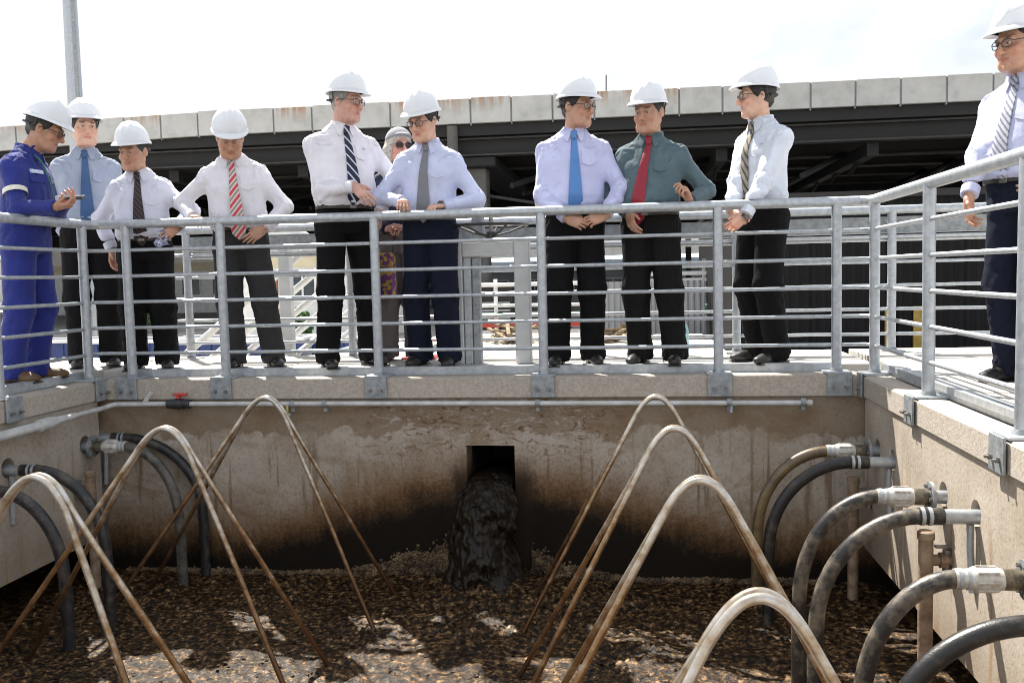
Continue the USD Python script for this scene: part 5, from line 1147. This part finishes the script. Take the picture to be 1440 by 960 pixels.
# 9 teal shirt, red tie
person('teal', 'person in teal shirt and crimson tie with one hand raised above the rail', at(917, 513, .25)[0], .25, -14, 1.68, (-26, 8), SK2, w_teal, t_pin,
    {'R': (at(884, 300, .12), (.2, -.5, -.8), (.6, .5, 0), 'hang', (-1, .5, -.2)), 'L': (at(970, 283, .03), (-.30, -.35, .75), (-.85, -.35, -.2), 'lift', (.9, .5, -.7))}, tie=(k_red, .50, 0, -.10), slim=1.08, belly=.02, lean=1, side=2, face=dict(wide=1.06, smile=1.2, neck=1.05), feet=[(.14, .0, 10), (-.08, .0, -8)])
# 10 looking left, hands clasped
person('bronze', 'person in ice white shirt and bronze striped tie facing left, hands clasped', at(1072, 510, .28)[0], .28, -58, 1.765, (-80, 2), SK4, w_ice, t_black,
    {'R': (at(1028, 309, .10), (.35, -.85, -.40), (.6, .4, .1), 'fold', (-.8, .3, -.3)), 'L': (at(1047, 305, -.02), (-.75, -.15, -.62), (-.35, .9, 0), 'fold', (.5, .9, -.2))}, tie=(k_bronze, .47), glasses='clear', slim=1.04, face=dict(wide=.95))
# 11 the man at the right edge
person('edge', 'person in lavender shirt and silver patterned tie on the right walkway at the picture edge', 1.86, -.90, -58, 1.745, (-66, 8), SK2, w_lav, t_navy,
    {'R': (at(1357, 296, -1.02), (-.05, -.15, -1), (.6, -.7, 0), 'hang', (-.4, .8, 0)), 'L': (at(1470, 250, -1.05), (-.6, -.4, -.4), (-.3, .8, 0), 'fold', (.9, .5, -.3))}, tie=(k_silver, .46), glasses='clear', slim=1.10, belly=.03, lean=2, face=dict(wide=1.10, smile=.5, neck=1.1))

# ---------------------------------------------------------------- what they wear and hold
def world_of(key, p): P = PEOPLE[key]; return P['o'] + P['RW'] @ np.asarray(p, float)
def ring_on(key, side, frac, r, width, part, name, mat, upper=True):
    P = PEOPLE[key]; a, b = (P['S'][side], P['J'][side][0]) if upper else (P['J'][side][0], P['J'][side][1]); u = unit(b - a); c = a + (b - a) * frac
    obj(name, tube([c - u * width / 2, c + u * width / 2], r, 22, caps=False), mat, part)
PC = PEOPLE['coverall']['t']
for q in 'LR': ring_on('coverall', q, .62, .0665, .030, PC, 'reflective_band', m_reflect)
for q in 'LR': ring_on('coverall', q, .74, .0615, .012, PC, 'reflective_band', m_reflect) if False else None
def patch(key, part, name, mat, x, dz, w, h, thick=.004):
    P = PEOPLE[key]; c = P['N'] + P['Rt'] @ np.array([x, 0, dz]); pts = np.array([c + P['Rt'] @ np.array([a * w, 0, b * h]) for a, b in ((-.5, -.5), (.5, -.5), (.5, .5), (-.5, .5))])
    y = drape(P['torso'], P['lo'], pts); y = np.where(np.isnan(y), np.nanmin(y), y); pts[:, 1] = y - .016; b_ = pts.copy(); b_[:, 1] += .014
    obj(name, trimesh.convex.convex_hull(np.vstack([pts, b_])), mat, part, smooth=False)
patch('coverall', PC, 'name_tape', m_badge, -.085, -.125, .085, .022)
patch('coverall', PC, 'chest_flap', w_cover, -.085, -.165, .12, .045); patch('coverall', PC, 'chest_flap', w_cover, .085, -.165, .12, .045)
P = PEOPLE['coverall']; W = (world_of('coverall', P['J']['R'][1]) + world_of('coverall', P['J']['L'][1])) / 2
ph = thing('handheld_device', 'small black device held in both hands of the coverall wearer', 'phone', W + np.array([.10, -.02, .035]), 10)
obj('device_body', rot(box((-.055, -.035, -.009), (.055, .035, .009), .005), 14, (1, 0, 0)), m_black, ph, smooth=False)
obj('screen', rot(box((-.045, -.028, .0092), (.045, .028, .0102)), 14, (1, 0, 0)), m_glass_dark, ph, smooth=False)
m_lan = plain('green_lanyard', (.05, .20, .12), (.03, .14, .09), rough=.7)
N_ = P['N']; pts = [N_ + P['Rt'] @ np.array(v) for v in ((-.05, .0, .03), (-.05, -.11, -.06), (-.02, -.15, -.18), (.01, -.155, -.26))]
obj('lanyard', tube(curve(pts, 20), .004, 6), m_lan, PC)
def watch(key, side):
    P = PEOPLE[key]; E, Wl = P['J'][side][:2]; u = unit(Wl - E); c = Wl + u * .012
    w = obj('wristwatch', tube([c - u * .010, c + u * .010], .030, 16, caps=False), m_black, P['t']); n = unit(-P['J'][side][3]); 
    obj('watch_case', tube([c + n * .026, c + n * .034], .017, 14), m_buckle, w)
watch('short', 'L'); watch('greytie', 'L'); watch('bronze', 'L')
m_bag = plain('blue_checked_cloth', (.50, .53, .60), (.17, .20, .33), rough=.8, scale=60, detail=1, lo=.46, hi=.54)
Wb = world_of('short', PEOPLE['short']['J']['L'][1])
bag = thing('folded_cloth', 'blue and white patterned cloth held by the short man at the rail', 'cloth', Wb + np.array([-.085, -.05, -.075]))
u_, v_ = np.meshgrid(np.linspace(-1, 1, 26), np.linspace(-1, 1, 30), indexing='ij'); n_ = u_.size; I_ = np.arange(n_).reshape(u_.shape)
fp = .72 * np.stack([u_ * .055 * (1 - .25 * v_) + .012 * np.sin(v_ * 4), .022 * np.sin(u_ * 6 + v_) + .010 * np.cos(v_ * 5), v_ * .07 + .014 * np.sin(u_ * 3)], -1).reshape(-1, 3); fq = np.stack([I_[:-1, :-1], I_[1:, :-1], I_[1:, 1:], I_[:-1, 1:]], -1).reshape(-1, 4)
g = join([trimesh.Trimesh(fp + [0, o, 0], np.vstack([q[:, [0, 1, 2]], q[:, [0, 2, 3]]]), process=False) for o, q in ((0, fq), (.012, fq[:, ::-1]))])
obj('cloth', g, m_bag, bag, smooth=True)
# the woman's patterned bag on its strap
Pw = PEOPLE['woman']; wb_ = world_of('woman', Pw['beltp'])
m_pat = plain('yellow_purple_pattern', (.42, .29, .05), (.16, .04, .17), rough=.8, scale=22, detail=1, lo=.49, hi=.51)
hb = thing('shoulder_bag', 'yellow and purple patterned bag hanging in front of the woman', 'bag', (wb_[0] - .075, wb_[1] - .19, wb_[2] - .30))
g = box((-.095, -.035, -.16), (.095, .035, .14), .02); g = g.subdivide().subdivide().subdivide(); v = g.vertices; v[:, 1] *= 1 + .5 * np.clip(-v[:, 2] / .16, -1, 1); g.vertices = v + .008 * (fbm(v * 20, 2, 1) - .5)[:, None]
obj('bag_body', g, m_pat, hb, smooth=40)
obj('strap', tube(curve([(-.08, 0, .13), (-.09, .10, .40), (-.07, .17, .66), (.02, .2, .68), (.08, .13, .45), (.08, 0, .13)], 30), .008, 6), m_black, hb)
obj('flap', box((-.097, -.060, .05), (.097, -.030, .145), .01), m_pat, hb, smooth=False)
# the pale tag on two shirts
for key in ('tall', 'bronze', 'edge'): patch(key, PEOPLE[key]['t'], 'pin', m_badge, .11, -.135, .018, .010)
